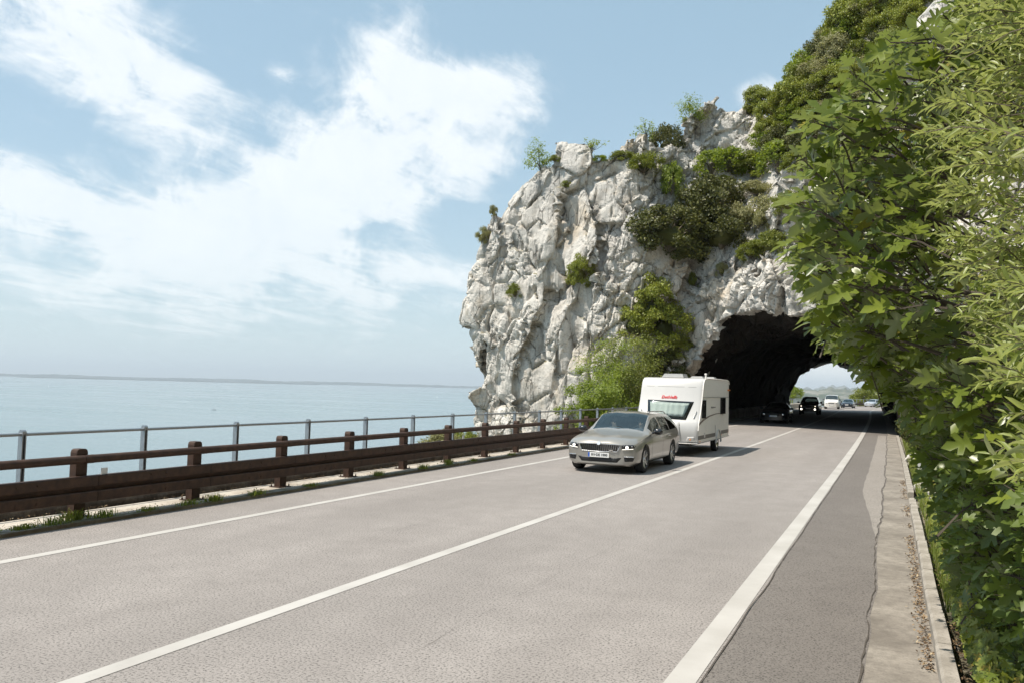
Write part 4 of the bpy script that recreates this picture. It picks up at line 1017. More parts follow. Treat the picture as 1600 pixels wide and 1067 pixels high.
text_mesh('brand_lettering', 'Dethleffs', .15, M['logo_red'], cv, Matrix.Translation(csurf(-.02, 1.93, .006)) @ Matrix.Rotation(rad(68), 4, 'X'), .003, .25, .95, .003)
cpatch('front_seam', [(-1.0, 2.28), (1.0, 2.28), (1.0, 2.288), (-1.0, 2.288)], M['stripe_grey'], 10, 1, .002, .003)
cpatch('gas_locker', [(-.62, .56), (.50, .56), (.44, 1.12), (-.56, 1.12)], M['white_gel'], 10, 6, .02, .03)
cpatch('locker_seam', [(.50, .52), (.512, .52), (.452, 1.14), (.44, 1.14)], M['stripe_grey'], 1, 6, .003, .003)
cpatch('red_reflector', [(-.02, .80), (.40, .80), (.40, .825), (-.02, .825)], M['red_lens'], 5, 1, .024, .01)
for sx in (-1, 1):
    cpatch('corner_moulding', [(sx * .66, .50), (sx * .93, .50), (sx * .93, .66), (sx * .72, .64)], M['white_gel'], 6, 4, .03, .05)
    q = csurf(sx * .80, .565, .03); b = MB(); b.lathe([(0, -.02), (.022, -.015), (.03, .02)], 10, 'Y', tuple(q)); b.build('marker_lamp', M['amber'], cv)
    pts = [csurf(sx * (.86 + dx), z, .03) for dx, z in ((0, 1.26), (.02, 1.34), (.05, 1.44), (.05, 1.50))]; b = MB(); b.tube(pts, .016, 6); b.build('grab_handle', M['white_gel'], cv, sharp=60)
# side facing the camera (+X)
XS = CW + .002
def sbox(name, y0, z0, y1, z1, mat, d=.02, parent=None, x=XS, poly=None):
    b = MB(); pl = poly or [(y0, z0), (y1, z0), (y1, z1), (y0, z1)]; b.prism(pl, x - .004, x + d, 'X'); return b.build(name, mat, parent or cv)
for (y0, z0, y1, z1) in ((.58, 1.26, 1.14, 1.86), (3.72, 1.34, 4.62, 1.94)):
    w = sbox('side_window', y0, z0, y1, z1, M['gloss_black'], .03); sbox('pane', y0 + .05, z0 + .05, y1 - .05, z1 - .05, M['gloss_black'], .008, w, x=XS + .03)
    sbox('window_catch', (y0 + y1) / 2 - .08, z0 - .05, (y0 + y1) / 2 + .08, z0 - .02, M['white_gel'], .02, w)
sbox('upper_trim', .62, 1.94, 5.35, 1.965, M['white_gel'], .012)
sw_ = [(.16, 1.02), (.9, 1.17), (1.8, 1.28), (2.9, 1.345), (4.3, 1.36), (4.3, 1.385), (2.9, 1.375), (1.8, 1.325), (.9, 1.23), (.16, 1.10)]; sbox('swoosh_stripe', 0, 0, 0, 0, M['stripe'], .004, poly=sw_)
sbox('stripe', .12, .56, 2.90, .69, M['stripe_grey'], .004); sbox('stripe', 3.95, .60, 5.40, .73, M['stripe_grey'], .004)
b = MB(); b.tube([(XS + .004, 2.05 + .8 * k / 24, 1.60 + .035 * math.sin(k * 1.35) * (1 - k / 40)) for k in range(25)], .007, 4); b.build('script_decal', M['stripe_grey'], cv)
sbox('service_hatch', 1.20, .84, 1.5, 1.08, M['side_sheet'], .010); sbox('service_hatch', .98, .60, 1.12, .76, M['white_gel'], .012)
b = MB(); b.tube([(XS + .01, 2.75, .56), (XS + .03, 2.75, .60), (XS + .03, 2.75, .92), (XS + .01, 2.75, .97)], .014, 6); b.build('grab_handle', M['white_gel'], cv)
b = MB(); pts = [(XS + .005, 3.42 + .43 * math.cos(t), .33 + .43 * math.sin(t)) for t in np.linspace(-.02, math.pi + .02, 18)]; b.tube(pts, .035, 6); b.build('wheel_arch_trim', M['white_gel'], cv, sharp=60)
for y_, z_ in ((.35, .50), (3.98, .58), (5.30, .62)): sbox('side_marker', y_ - .03, z_ - .02, y_ + .03, z_ + .02, M['amber'], .012)
sbox('awning_light', 5.10, 2.20, 5.42, 2.25, M['amber'], .05)
b = MB(); pts = [(CW * 1.0, a + .02, b_) for a, b_ in cp if a < 1.2 or b_ > 2.4]; pts = [(CW * 1.003, .12 + a * .985, b_ * .985 + .02) for a, b_ in prof[3:17]]; b.tube(pts, .016, 6); b.build('edge_trim', M['side_sheet'], cv, sharp=60)
# underframe, wheels, roof gear, hitch
b = MB(); b.box((0, 2.7, .40), (1.6, 5.0, .08)); b.build('chassis', M['well'], cv)
for sx in (-1, 1):
    b = MB(); b.lathe([(.20, -.09), (.30, -.092), (.325, -.06), (.325, .06), (.30, .092), (.20, .09)], 28, 'X', close=True); w = b.build('wheel', M['rubber'], cv, sharp=50); w.location = (sx * (CW - .13), 3.42, .325)
    b = MB(); b.lathe([(.0, .05), (.06, .06), (.15, .04), (.19, .075), (.205, .085), (.205, -.08), (.0, -.08)], 24, 'X'); r = b.build('rim', M['chrome'], w, sharp=40); 
    if sx < 0: w.rotation_euler.z = math.pi
for (x_, y_, a_, c_, h_) in ((-.05, 1.35, .75, .65, .13), (.35, 3.1, .5, .5, .09), (.55, 4.35, .4, .4, .10)):
    b = MB(); b.prism([(-a_ / 2, 0), (a_ / 2, 0), (a_ / 2 - .04, h_), (-a_ / 2 + .10, h_)], -c_ / 2, c_ / 2, 'Y'); r = b.build('roof_hatch', M['white_gel'], cv); r.location = (x_, y_, 2.60)
b = MB(); b.lathe([(.03, 0), (.03, .14), (.05, .15), (.05, .19), (0, .20)], 10, 'Z', (.72, 2.7, 2.60)); b.build('flue', M['side_sheet'], cv)
b = MB(); b.tube([(-.55, .5, .42), (0, -1.35, .44)], .035, 6); b.tube([(.55, .5, .42), (0, -1.35, .44)], .035, 6); b.tube([(0, -1.3, .46), (0, -1.62, .46)], .045, 8); b.tube([(.0, -1.0, .15), (.0, -1.0, .75)], .025, 8); b.lathe([(0, -.04), (.1, -.04), (.1, .04), (0, .04)], 14, 'X', (0, -1.0, .16)); b.build('tow_bar', M['rubber'], cv)

# ------------------------------------------------------------------ other traffic
def simple_front(car, z0, w, lampmat, grille=(-.35, .35), zl=.60, plate=True, chrome=True):
    for sx in (-1, 1): 
        h = car.patch('headlamp', [(sx * (w - .33), zl - .05), (sx * (w - .10), zl - .04), (sx * (w - .07), zl + .06), (sx * (w - .34), zl + .04)], M['lens'], 4, 2, .006)
        q = car.surf(sx * (w - .2), zl, .016); b = MB(); b.lathe([(0, -.02), (.05, -.015), (.06, .0)], 12, 'Y', tuple(q)); b.build('lamp', lampmat, h)
    g = car.patch('grille', [(grille[0], zl - .09), (grille[1], zl - .09), (grille[1] + .05, zl + .05), (grille[0] - .05, zl + .05)], M['black'], 6, 2, .004)
    if chrome: b = MB(); b.tube([car.surf(grille[0], zl, .02), car.surf(0, zl - .01, .025), car.surf(grille[1], zl, .02)], .014, 6); b.build('grille_bar', M['chrome'], g)
    if plate: b = MB(); y_ = car.surf(0, z0 + .22, .02).y; b.box((0, y_, z0 + .22), (.5, .012, .11)); pl = b.build('number_plate', M['plate'], car.root); b = MB(); b.box((-.23, y_ - .008, z0 + .22), (.04, .003, .11)); b.build('plate_band', M['plate_blue'], pl)
ST2 = [(0, .24, .42, .58, .63, .66, .68, .52), (.08, .21, .44, .64, .70, .74, .80, .6), (.4, .19, .48, .74, .80, .85, .88, .68), (1.0, .19, .5, .82, .88, .93, .90, .70), (1.45, .19, .52, .90, .94, .98, .90, .68), (2.2, .19, .53, .92, 1.30, 1.36, .90, .56), (2.8, .19, .53, .93, 1.37, 1.43, .90, .55), (3.5, .2, .53, .95, 1.27, 1.33, .89, .55), (4.05, .22, .54, .97, 1.04, 1.08, .87, .60), (4.6, .26, .55, .93, .98, 1.0, .82, .62), (4.7, .32, .55, .80, .84, .86, .76, .6)]
WIN2 = [('front', 1.48, 2.18, 6.10, 8.1), ('side', 1.7, 2.5, 5.05, 5.86), ('side', 2.58, 3.6, 5.05, 5.86), ('rear', 3.55, 4.02, 6.2, 8.1)]
c2 = Car('black_saloon', ST2, 4.7, M['paint_black'], (.85, 3.6), .32, .88, WIN2); simple_front(c2, .28, .80, M['chrome']); mirrors(c2, 1.75, .98, .89, M['paint_black'])
p = path(57.0, -7.05); c2.root.location = (p[0], p[1] + 2.3, 0); c2.root.rotation_euler.z = -p[2]; ptag(c2.root, 'black saloon car with a pale number plate driving in the tunnel shade behind the caravan', 'car')
b = MB(); b.lathe([(.085, -.006), (.095, 0), (.085, .006)], 20, 'Y', close=True); 
for t in (90, 210, 330): b.tube([(0, 0, 0), (.088 * math.cos(rad(t)), 0, .088 * math.sin(rad(t)))], .008, 5)
em = b.build('emblem', M['chrome'], c2.root); q = c2.surf(0, .59, .035); em.location = q
ST3 = [(0, .38, .58, .86, .93, .96, .72, .6), (.08, .34, .6, .93, 1.0, 1.04, .86, .66), (.5, .32, .62, 1.0, 1.07, 1.12, .92, .74), (1.2, .32, .64, 1.06, 1.12, 1.16, .93, .76), (1.35, .32, .64, 1.08, 1.15, 1.19, .93, .76), (1.95, .32, .64, 1.1, 1.66, 1.72, .93, .66), (2.6, .32, .64, 1.1, 1.72, 1.78, .93, .65), (3.9, .32, .64, 1.12, 1.70, 1.76, .92, .64), (4.4, .34, .64, 1.12, 1.5, 1.56, .9, .66), (4.6, .38, .64, 1.08, 1.14, 1.18, .86, .7)]
WIN3 = [('front', 1.38, 1.92, 6.10, 8.1), ('side', 1.6, 2.5, 5.05, 5.86), ('side', 2.6, 4.1, 5.05, 5.86), ('rear', 4.42, 4.55, 6.2, 8.1)]
c3 = Car('black_pickup', ST3, 4.6, M['paint_black'], (.85, 3.6), .38, .90, WIN3, fc=.12); simple_front(c3, .42, .84, M['lamp_soft'], zl=.86, chrome=False)
for sx in (-1, 1): q = c3.surf(sx * .62, .56, .02); b = MB(); b.lathe([(0, -.02), (.075, -.015), (.09, .0)], 14, 'Y', tuple(q)); b.build('headlamp', M['lamp_on'], c3.root)
b = MB(); b.tube([c3.surf(-.5, .42, .03), c3.surf(.5, .42, .03)], .03, 6); b.build('bumper_bar', M['chrome'], c3.root); mirrors(c3, 1.6, 1.2, .95, M['gloss_black'])
p = path(84.5, -6.85); c3.root.location = (p[0], p[1] + 2.3, 0); c3.root.rotation_euler.z = -p[2] - .02; ptag(c3.root, 'black off-road vehicle with two bright lamps inside the tunnel near its far end', 'car')
ST4 = [(0, .3, .55, .85, .92, .96, .78, .66), (.1, .26, .6, .95, 1.02, 1.06, .9, .72), (.55, .24, .62, 1.12, 1.18, 1.22, .97, .80), (.75, .24, .64, 1.2, 1.28, 1.32, .98, .82), (1.5, .24, .64, 1.22, 1.88, 1.95, .98, .76), (2.2, .24, .64, 1.22, 1.94, 2.0, .98, .76), (4.6, .26, .64, 1.22, 1.93, 1.99, .97, .76), (4.9, .3, .64, 1.15, 1.6, 1.66, .94, .76)]
WIN4 = [('front', .80, 1.44, 6.08, 8.1), ('side', 1.1, 2.0, 5.05, 5.86), ('side', 2.1, 3.3, 5.05, 5.86), ('side', 3.4, 4.5, 5.05, 5.86)]
c4 = Car('white_van', ST4, 4.9, M['paint_white'], (.9, 3.9), .34, .95, WIN4, fc=.14); simple_front(c4, .32, .88, M['chrome'], zl=.82); mirrors(c4, 1.2, 1.3, 1.0, M['black'])
p = path(127, -6.9); c4.root.location = (p[0], p[1], 0); c4.root.rotation_euler.z = -p[2] + .06; ptag(c4.root, 'white van in the sun just beyond the tunnel', 'van')
c5 = copy_tree(c2.root); 
for ch in [c5] + list(c5.children_recursive):
    if ch.type == 'MESH' and ch.name.startswith('body'): ch.data = ch.data.copy(); ch.data.materials[0] = M['paint_navy']
    if ch.name.startswith('emblem'): bpy.data.objects.remove(ch)
c5.name = 'dark_blue_car'; p = path(141, -6.6); c5.location = (p[0], p[1], 0); c5.rotation_euler.z = -p[2] + .06; ptag(c5, 'dark blue car following the white van out in the sun', 'car')
c6 = copy_tree(c2.root); 
for ch in [c6] + list(c6.children_recursive):
    if ch.type == 'MESH' and ch.name.startswith('body'): ch.data = ch.data.copy(); ch.data.materials[0] = M['paint_silver']
    if ch.name.startswith('emblem'): bpy.data.objects.remove(ch)
c6.name = 'silver_car'; c6.location = (-3.4, 166, 0); c6.rotation_euler.z = -.32; ptag(c6, 'silver car on the bright curve beyond the tunnel', 'car')

# ------------------------------------------------------------------ sail boats
def boat(x, y, L, a, sail, label):
    r = empty('sailing_boat', (x, y, -60), a); b = MB()
    v = []; 
    for k in range(7):
        t = k / 6; w = .16 * L * math.sin(math.pi * min(1, (1 - t) * .5 + .48 * (1 - t ** 2.5) * .6 + .02)) * (1 - t ** 4); v += [(-w, (t - .5) * L, .10 * L * (1 + .3 * t)), (0, (t - .5) * L, -.02 * L), (w, (t - .5) * L, .10 * L * (1 + .3 * t))]
    f = []
    for k in range(6): f += [(k * 3, k * 3 + 1, k * 3 + 4, k * 3 + 3), (k * 3 + 1, k * 3 + 2, k * 3 + 5, k * 3 + 4), (k * 3, k * 3 + 3, k * 3 + 5, k * 3 + 2)]
    f.append((0, 2, 1)); b.add(v, f); b.build('hull', M['hull'], r)
    b = MB(); b.tube([(0, 0, .1 * L), (0, 0, 1.35 * L)], .012 * L, 5); b.tube([(0, 0, .25 * L), (0, -.42 * L, .25 * L)], .010 * L, 5); b.build('mast', M['galv'], r)
    if sail:
        b = MB(); b.add([(0, -.01 * L, .27 * L), (.04 * L, -.22 * L, .27 * L), (0, -.42 * L, .27 * L), (.02 * L, -.1 * L, .8 * L), (0, -.01 * L, 1.33 * L)], [(0, 1, 3), (1, 2, 3), (2, 4, 3), (0, 3, 4)]); b.build('sail', M['sail'], r)
        b = MB(); b.add([(0, .02 * L, 1.1 * L), (0, .46 * L, .16 * L), (.05 * L, .08 * L, .2 * L), (.03 * L, .2 * L, .5 * L)], [(0, 1, 3), (1, 2, 3), (2, 0, 3)]); b.build('jib', M['sail'], r)
    ptag(r, label, 'sailing boat', 'sailing boats on the gulf')
for a in [(-3398, 2436, 16, .9, True, 'small boat under white sail, the leftmost boat on the sea'), (-3909, 3049, 9, 2.2, False, 'distant boat without sail to the right of the leftmost sailing boat'), (-3771, 3390, 10, 1.2, False, 'tiny boat near the far coast, left of the middle pair of sails'),
          (-3145, 3081, 12, .6, True, 'small sailing boat above the second railing span from the left'), (-3443, 3676, 12, 1.0, True, 'tiny white sail close under the far coast line'), (-1199, 1207, 9.5, 2.4, False, 'white yacht with a bare mast, the nearest boat on the water'),
          (-1259, 984, 4, 1.0, False, 'tiny dark dinghy on the open water at the left'), (-1123, 1602, 5, 1.4, False, 'small motor boat on the water left of the rock'), (-1881, 3244, 10, .9, True, 'faint white sail close to the left of the rock')]: boat(*a)
# ------------------------------------------------------------------ vegetation
def unit(a): return a / (np.linalg.norm(a, axis=-1, keepdims=True) + 1e-9)
def rnd(*s): return RNG.random(s)
def place_leaves(T, TF, P, Yd, Zd, size, width=None):
    """copy template verts T (faces TF) to points P with blade direction Yd and normal Zd"""
    Yd = unit(Yd); Xd = unit(np.cross(Yd, Zd)); Zd = np.cross(Xd, Yd)
    w = size if width is None else width
    V = P[:, None, :] + T[None, :, 0:1] * Xd[:, None, :] * w[:, None, None] + T[None, :, 1:2] * Yd[:, None, :] * size[:, None, None] + T[None, :, 2:3] * Zd[:, None, :] * size[:, None, None]
    F = TF[None] + (np.arange(len(P)) * len(T))[:, None, None]
    return V.reshape(-1, 3), F.reshape(-1, 4)
FT = np.array([(0, 0), (0, .28), (0, .52), (0, 1.0), (.16, -.03), (.36, .06), (.35, .17), (.13, .25), (.42, .44), (.37, .60), (.11, .49), (.18, .76), (-.16, -.03), (-.36, .06), (-.35, .17), (-.13, .25), (-.42, .44), (-.37, .60), (-.11, .49), (-.18, .76)], float)
def ftz(V, fold, droop, wav): x, y = V[:, 0], V[:, 1]; return np.column_stack([x, y, np.abs(x) * fold - droop * y * y + wav * np.sin(y * 9 + x * 5) * np.abs(x)])
FF = np.array([(0, 4, 5, 6), (0, 6, 7, 1), (1, 7, 8, 9), (1, 9, 10, 2), (2, 10, 11, 3), (0, 14, 13, 12), (0, 1, 15, 14), (1, 17, 16, 15), (1, 2, 18, 17), (2, 3, 19, 18)])
DT = np.array([(0, 0, 0), (.5, .5, .06), (0, 1, -.05), (-.5, .5, .06)], float); DF = np.array([(0, 1, 2, 3)])
NT_ = np.array([(0, 0, 0), (.5, .35, .10), (0, .40, 0), (-.5, .35, .10), (.36, .72, .05), (0, .75, -.03), (-.36, .72, .05), (0, 1.0, -.12)], float)
NF = np.array([(0, 1, 2, 2), (0, 2, 3, 3), (1, 4, 5, 2), (2, 5, 6, 3), (4, 7, 5, 5), (5, 7, 6, 6)]); NF = np.array([(0, 1, 4, 2), (0, 2, 6, 3), (2, 4, 7, 5), (2, 5, 7, 6)])

# --- bushes: clumps of small leaves round a twig frame
def bush_proto(seed, n, leafsize, nclump, flat=1.0, loose=0.0):
    r = np.random.default_rng(seed)
    d = unit(r.normal(size=(nclump, 3))); d[:, 2] = np.abs(d[:, 2]) * 1.0 - .75 * (r.random(nclump) < .3); d = unit(d)
    rr = (.62 + .38 * r.random(nclump) + .14 * gn(d * 1.7 + seed, seed)) * (1 - .0 * loose); C = d * rr[:, None]; C[:, 2] *= flat
    cr = .17 + .19 * r.random(nclump); per = n // nclump
    e = unit(r.normal(size=(nclump, per, 3))); q = e * (r.random((nclump, per, 1)) ** .45) * cr[:, None, None] * np.array([1, 1, .75])
    P = (C[:, None, :] + q).reshape(-1, 3); out = unit((q * 1.6 + C[:, None, :] * .55).reshape(-1, 3) + r.normal(size=(nclump * per, 3)) * .35)
    Y = unit(np.cross(out, r.normal(size=out.shape)) + out * .5 + np.array([0, 0, .25])); m = P[:, 2] > -.75
    P, Y, out = P[m], Y[m], out[m]; sz = leafsize * (.7 + .6 * r.random(len(P)))
    return P, Y, out, sz, C
def make_bush(name, mat, seed, n=6000, leafsize=.07, nclump=46, flat=.85, loose=0, core=.52):
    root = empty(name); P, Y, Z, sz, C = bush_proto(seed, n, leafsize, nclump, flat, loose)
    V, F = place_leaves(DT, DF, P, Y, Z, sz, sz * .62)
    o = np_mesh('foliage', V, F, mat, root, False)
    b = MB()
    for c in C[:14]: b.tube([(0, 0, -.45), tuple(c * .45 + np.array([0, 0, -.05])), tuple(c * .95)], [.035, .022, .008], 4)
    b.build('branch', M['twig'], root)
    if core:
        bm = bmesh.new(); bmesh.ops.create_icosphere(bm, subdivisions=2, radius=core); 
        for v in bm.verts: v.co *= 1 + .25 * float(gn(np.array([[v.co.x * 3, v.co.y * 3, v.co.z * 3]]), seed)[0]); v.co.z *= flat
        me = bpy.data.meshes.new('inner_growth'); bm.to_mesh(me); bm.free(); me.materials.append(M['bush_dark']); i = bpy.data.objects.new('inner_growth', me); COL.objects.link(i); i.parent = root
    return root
PB = {}
for k, mat, ls, n, fl, co in (('dark', 'bush_dark', .085, 7000, .85, .42), ('gold', 'bush_gold', .095, 6200, 1.0, .42), ('fresh', 'bush_fresh', .12, 2600, .9, 0), ('grey', 'bush_grey', .09, 5600, .8, .42), ('mid', 'bush_mid', .10, 4800, .85, .35)):
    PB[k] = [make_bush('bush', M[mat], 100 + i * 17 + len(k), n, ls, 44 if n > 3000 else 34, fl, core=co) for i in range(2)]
USED = set()
ORG = Vector((0, 0, 2.0))
def look(px, py): return (fw + rt2 * ((px - 800) / 1280) - up2 * ((py - 533.5) / 1280)).normalized()
V_all = [tuple(v) for v in V2.tolist()] + [tuple(v) for v in V3.tolist()]; F_all = Q2.tolist() + (Q3 + len(V2)).tolist(); BVA = BVHTree.FromPolygons(V_all, F_all)
def put_bush(kind, loc, r, label, cat='bush', group=None, sc=(1, 1, 1), name=None):
    pr = random.choice(PB[kind])
    if pr.name not in USED and pr not in USED: USED.add(pr); o = pr
    else: o = copy_tree(pr)
    if name: o.name = name
    o.location = loc; o.scale = (r * sc[0], r * sc[1], r * sc[2]); o.rotation_euler = (random.uniform(-.2, .2), random.uniform(-.2, .2), random.uniform(0, 6.28))
    ptag(o, label, cat, group); return o
def nearest(px, py):
    h = BVA.ray_cast(ORG, look(px, py))
    if h[0] is not None: return h, look(px, py)
    for rr in range(2, 90, 2):
        for a in range(12):
            d = look(px + rr * math.cos(a * .5236), py + rr * math.sin(a * .5236)); h = BVA.ray_cast(ORG, d)
            if h[0] is not None: return h, d
def rock_bush(px, py, rpx, kind, label, sc=(1, 1, 1), group=None, lift=.25, cat='bush', fall=50.0):
    h, d = nearest(px, py); loc, nrm, _, t = h; nrm = nrm if nrm.dot(d) < 0 else -nrm
    r = rpx / 1280 * t; 
    return put_bush(kind, loc + nrm * r * lift, r, label, cat, group, sc)
RB = [(1030, 222, 25, 'dark', 'dark upright bush between the two bare rock humps on the cliff top', (.8, .8, 1.3)), (1000, 262, 22, 'mid', 'bright bush spilling over the ledge below the rounded rock hump', (1.3, 1, .7)), (970, 250, 15, 'mid', 'small bush at the left end of the ledge growth below the rounded hump', (1.2, 1, .7)),
      (940, 236, 11, 'fresh', 'low mat of leaves along the flat cliff top', (1.7, 1, .6)), (883, 290, 8, 'mid', 'tiny green tuft in a niche near the cliff top', (1, 1, 1)), (906, 424, 19, 'gold', 'round olive bush alone in the middle of the pale cliff face', (.9, .9, 1.2)),
      (806, 458, 12, 'mid', 'small dark green bush on the left slab of the cliff', (1, 1, 1.2)), (757, 372, 13, 'grey', 'scrubby bush hanging on the left edge of the cliff', (.8, .8, 1.3)), (771, 330, 8, 'grey', 'thin scrub higher up on the left edge of the cliff', (.8, .8, 1.4)), (868, 252, 9, 'mid', 'small tuft beside the block at the cliff top corner', (1, 1, .8)),
      (1045, 292, 20, 'fresh', 'light green shrub above the big dark thicket', (.8, .8, 1.5)), (1040, 375, 46, 'dark', 'leftmost large dark bush over the middle of the cliff', (1.05, 1, .85)), (1098, 335, 44, 'dark', 'tallest of the large dark bushes in the middle of the cliff', (1, 1, 1)), (1128, 375, 36, 'dark', 'right hand large dark bush above the rock brow', (1, 1, 1)), (1068, 400, 28, 'dark', 'lowest of the large dark bushes over the cliff face', (1.1, 1, .8)),
      (1152, 352, 22, 'grey', 'pale grey green bush at the right side of the dark thicket', (1, 1, 1.1)), (1108, 262, 22, 'fresh', 'light green shrub leftmost on the terrace below the spire', (1.2, 1, .9)), (1142, 262, 22, 'fresh', 'light green shrub on the terrace right below the spire', (1.2, 1, .9)), (1178, 268, 26, 'mid', 'mid green bush in the middle of the terrace above the tunnel', (1.3, 1, .9)),
      (1215, 262, 26, 'fresh', 'fresh green bush on the right part of the terrace', (1.3, 1, .9)), (1250, 262, 22, 'mid', 'bush at the right end of the terrace above the tunnel', (1.3, 1, .9)), (1120, 292, 16, 'mid', 'small shrub directly under the terrace edge', (1.2, 1, .9)), (1195, 340, 22, 'grey', 'grey green bush hanging below the terrace', (1, 1, 1.3)), (1212, 385, 20, 'mid', 'bush just above the lip of the tunnel brow', (1.2, 1, 1)),
      (1172, 400, 18, 'mid', 'low scrub on the left shoulder of the tunnel brow', (1.3, 1, .8)), (1190, 300, 18, 'grey', 'dry scrub under the terrace bushes', (1.4, 1, .7)), (1225, 320, 18, 'mid', 'scrub on the slope between terrace and fig tree', (1.2, 1, 1)), (1085, 440, 10, 'mid', 'wispy shrub in a cleft under the dark thicket', (.7, .7, 1.6)), (1130, 425, 10, 'grey', 'thin shrub on the rock above the tunnel corner', (.9, .9, 1.4)),
      (1010, 478, 30, 'gold', 'upper part bush of the olive gold clump left of the tunnel mouth', (1, 1, 1.15)), (990, 510, 26, 'gold', 'left olive gold bush of the clump beside the tunnel mouth', (1, 1, 1)), (1030, 512, 30, 'gold', 'right olive gold bush of the clump beside the tunnel mouth', (1, 1, 1)), (1048, 545, 20, 'gold', 'small yellowish bush close to the left jamb of the tunnel', (1, 1, 1.1)), (1025, 575, 26, 'dark', 'dark bush behind the caravan roof at the tunnel jamb', (1, 1, 1)), (1058, 590, 20, 'dark', 'dark growth just left of the black tunnel opening', (.8, .8, 1.2))]
for a in RB: rock_bush(a[0], a[1], a[2] * (1.28 if a[2] > 15 else 1.1), a[3], a[4], a[5])
# trees rooted behind the wall in front of the rock
def small_tree(x, y, z0, h, r, label, seed, kind='bush_fresh', n=7000, ls=.10, name='small_tree', lean=(0, 0), tr=.55):
    g = np.random.default_rng(seed); root = empty(name, (x, y, z0)); b = MB(); tips = []
    top = Vector((lean[0], lean[1], h * tr)); b.tube([(0, 0, 0), tuple(top * .5 + Vector((.05, .03, 0))), tuple(top)], [.055 * h / 3, .045 * h / 3, .03 * h / 3], 7); t = b.build('trunk', M['bark'], root, True)
    b = MB()
    for i in range(13):
        s_ = top * g.uniform(.3, 1); e = Vector((g.normal() * r * .55, g.normal() * r * .55, h * g.uniform(tr * .8, 1.0))) + Vector((lean[0], lean[1], 0)); m_ = (s_ + e) / 2 + Vector((0, 0, -.08 * h)); b.tube([tuple(s_), tuple(m_), tuple(e)], [.022, .014, .006], 5); tips += [np.array(e), np.array(m_) * .4 + np.array(e) * .6]
    b.build('branch', M['bark'], root)
    C = np.array(tips); C = np.concatenate([C, C[:, :] + g.normal(size=C.shape) * r * .16]); per = n // len(C)
    P = (C[:, None, :] + g.normal(size=(len(C), per, 3)) * np.array([.17, .17, .12]) * r).reshape(-1, 3); out = unit(g.normal(size=P.shape) * .6 + np.array([0, -.3, 1]) + (P - C.mean(0)) * .4)
    Y = unit(np.cross(out, g.normal(size=out.shape)) + np.array([0, 0, -.2])); sz = ls * (.7 + .7 * g.random(len(P)))
    V, F = place_leaves(DT, DF, P, Y, out, sz, sz * .55); np_mesh('crown', V, F, M[kind], root, False); ptag(root, label, 'tree'); return root
for a in [(-12.7, 38.8, -1.8, 5.9, 1.35, 'tallest light green young tree left of the caravan at the foot of the rock', 1), (-12.6, 36.2, -1.6, 4.8, 1.1, 'light green young tree rising behind the railing left of the caravan', 2), (-13.0, 35.4, -2.2, 4.1, .8, 'leftmost small leafy tree behind the railing at the foot of the pale cliff', 3), (-12.2, 40.5, -1., 5.4, 1.6, 'leafy tree close to the caravan roof at the foot of the rock', 4, 'bush_mid'), (-12.6, 42.5, -.6, 5.4, 1.7, 'dark leafy tree behind the caravan at the tunnel corner', 5, 'bush_mid')]: small_tree(*a)
def edge_tree(px, py, base, h, r, label, seed, kind='bush_fresh', n=500):
    loc = nearest(*base)[0][0]
    return small_tree(loc.x, loc.y, loc.z - .1, h, r, label, seed, kind, n, .12, tr=.22)
edge_tree(0, 0, (826, 258), 2.4, .95, 'small bright green tree growing from the upper left corner of the cliff', 11, n=1500)
edge_tree(0, 0, (1082, 195), 2.0, 1.0, 'little tree leaning out left of the highest rock spire', 12, n=1300)
edge_tree(0, 0, (1012, 212), 1.2, .6, 'tiny sapling on the crest left of the spire', 13, n=400)
edge_tree(0, 0, (935, 238), 1.0, .6, 'wispy sapling on the flat cliff top', 14, n=260)
edge_tree(0, 0, (1165, 205), 1.0, .7, 'small scrub on the saddle right of the spire', 15, 'bush_grey', 200)
# thicket on the upper hill
poly = [(1185, 235), (1192, 150), (1215, 100), (1255, 45), (1300, 10), (1345, -30), (1480, -60), (1440, 20), (1395, 100), (1345, 160), (1300, 205), (1240, 245)]
def inside(x, y):
    c = False; n = len(poly)
    for i in range(n):
        x1, y1 = poly[i]; x2, y2 = poly[(i + 1) % n]
        if (y1 > y) != (y2 > y) and x < (x2 - x1) * (y - y1) / (y2 - y1) + x1: c = not c
    return c
rr_ = random.Random(5); pts = []
for _ in range(4000):
    x, y = rr_.uniform(1180, 1490), rr_.uniform(-60, 245)
    if inside(x, y) and all((x - a) ** 2 + (y - b) ** 2 > 19 ** 2 for a, b in pts): pts.append((x, y))
THG = 'bushes of the thicket on the upper hill'
for i, (x, y) in enumerate(pts):
    k = rr_.choices(['gold', 'grey', 'mid', 'fresh', 'dark'], [5, 3, 3, 1.6, 1.2])[0]
    lab = {'gold': 'olive gold bush in the dense thicket covering the hill above the tunnel', 'grey': 'pale grey green bush in the dense thicket covering the hill above the tunnel', 'mid': 'mid green bush in the dense thicket covering the hill above the tunnel', 'fresh': 'fresh green loose bush in the dense thicket covering the hill above the tunnel', 'dark': 'dark green bush in the dense thicket covering the hill above the tunnel'}[k]
    lab = lab.replace('in the dense thicket', 'in the ' + ('upper ' if y < 40 else 'middle ' if y < 140 else 'lower ') + ('left part' if x < 1240 else 'middle' if x < 1340 else 'right part') + ' of the thicket').replace(' covering the hill above the tunnel', ' on the hill').replace('middle middle', 'middle').replace('upper middle', 'top').replace('lower middle', 'bottom')
    rock_bush(x, y, rr_.uniform(17, 30), k, lab, (1, 1, rr_.uniform(.8, 1.2)), THG, .35, fall=66)
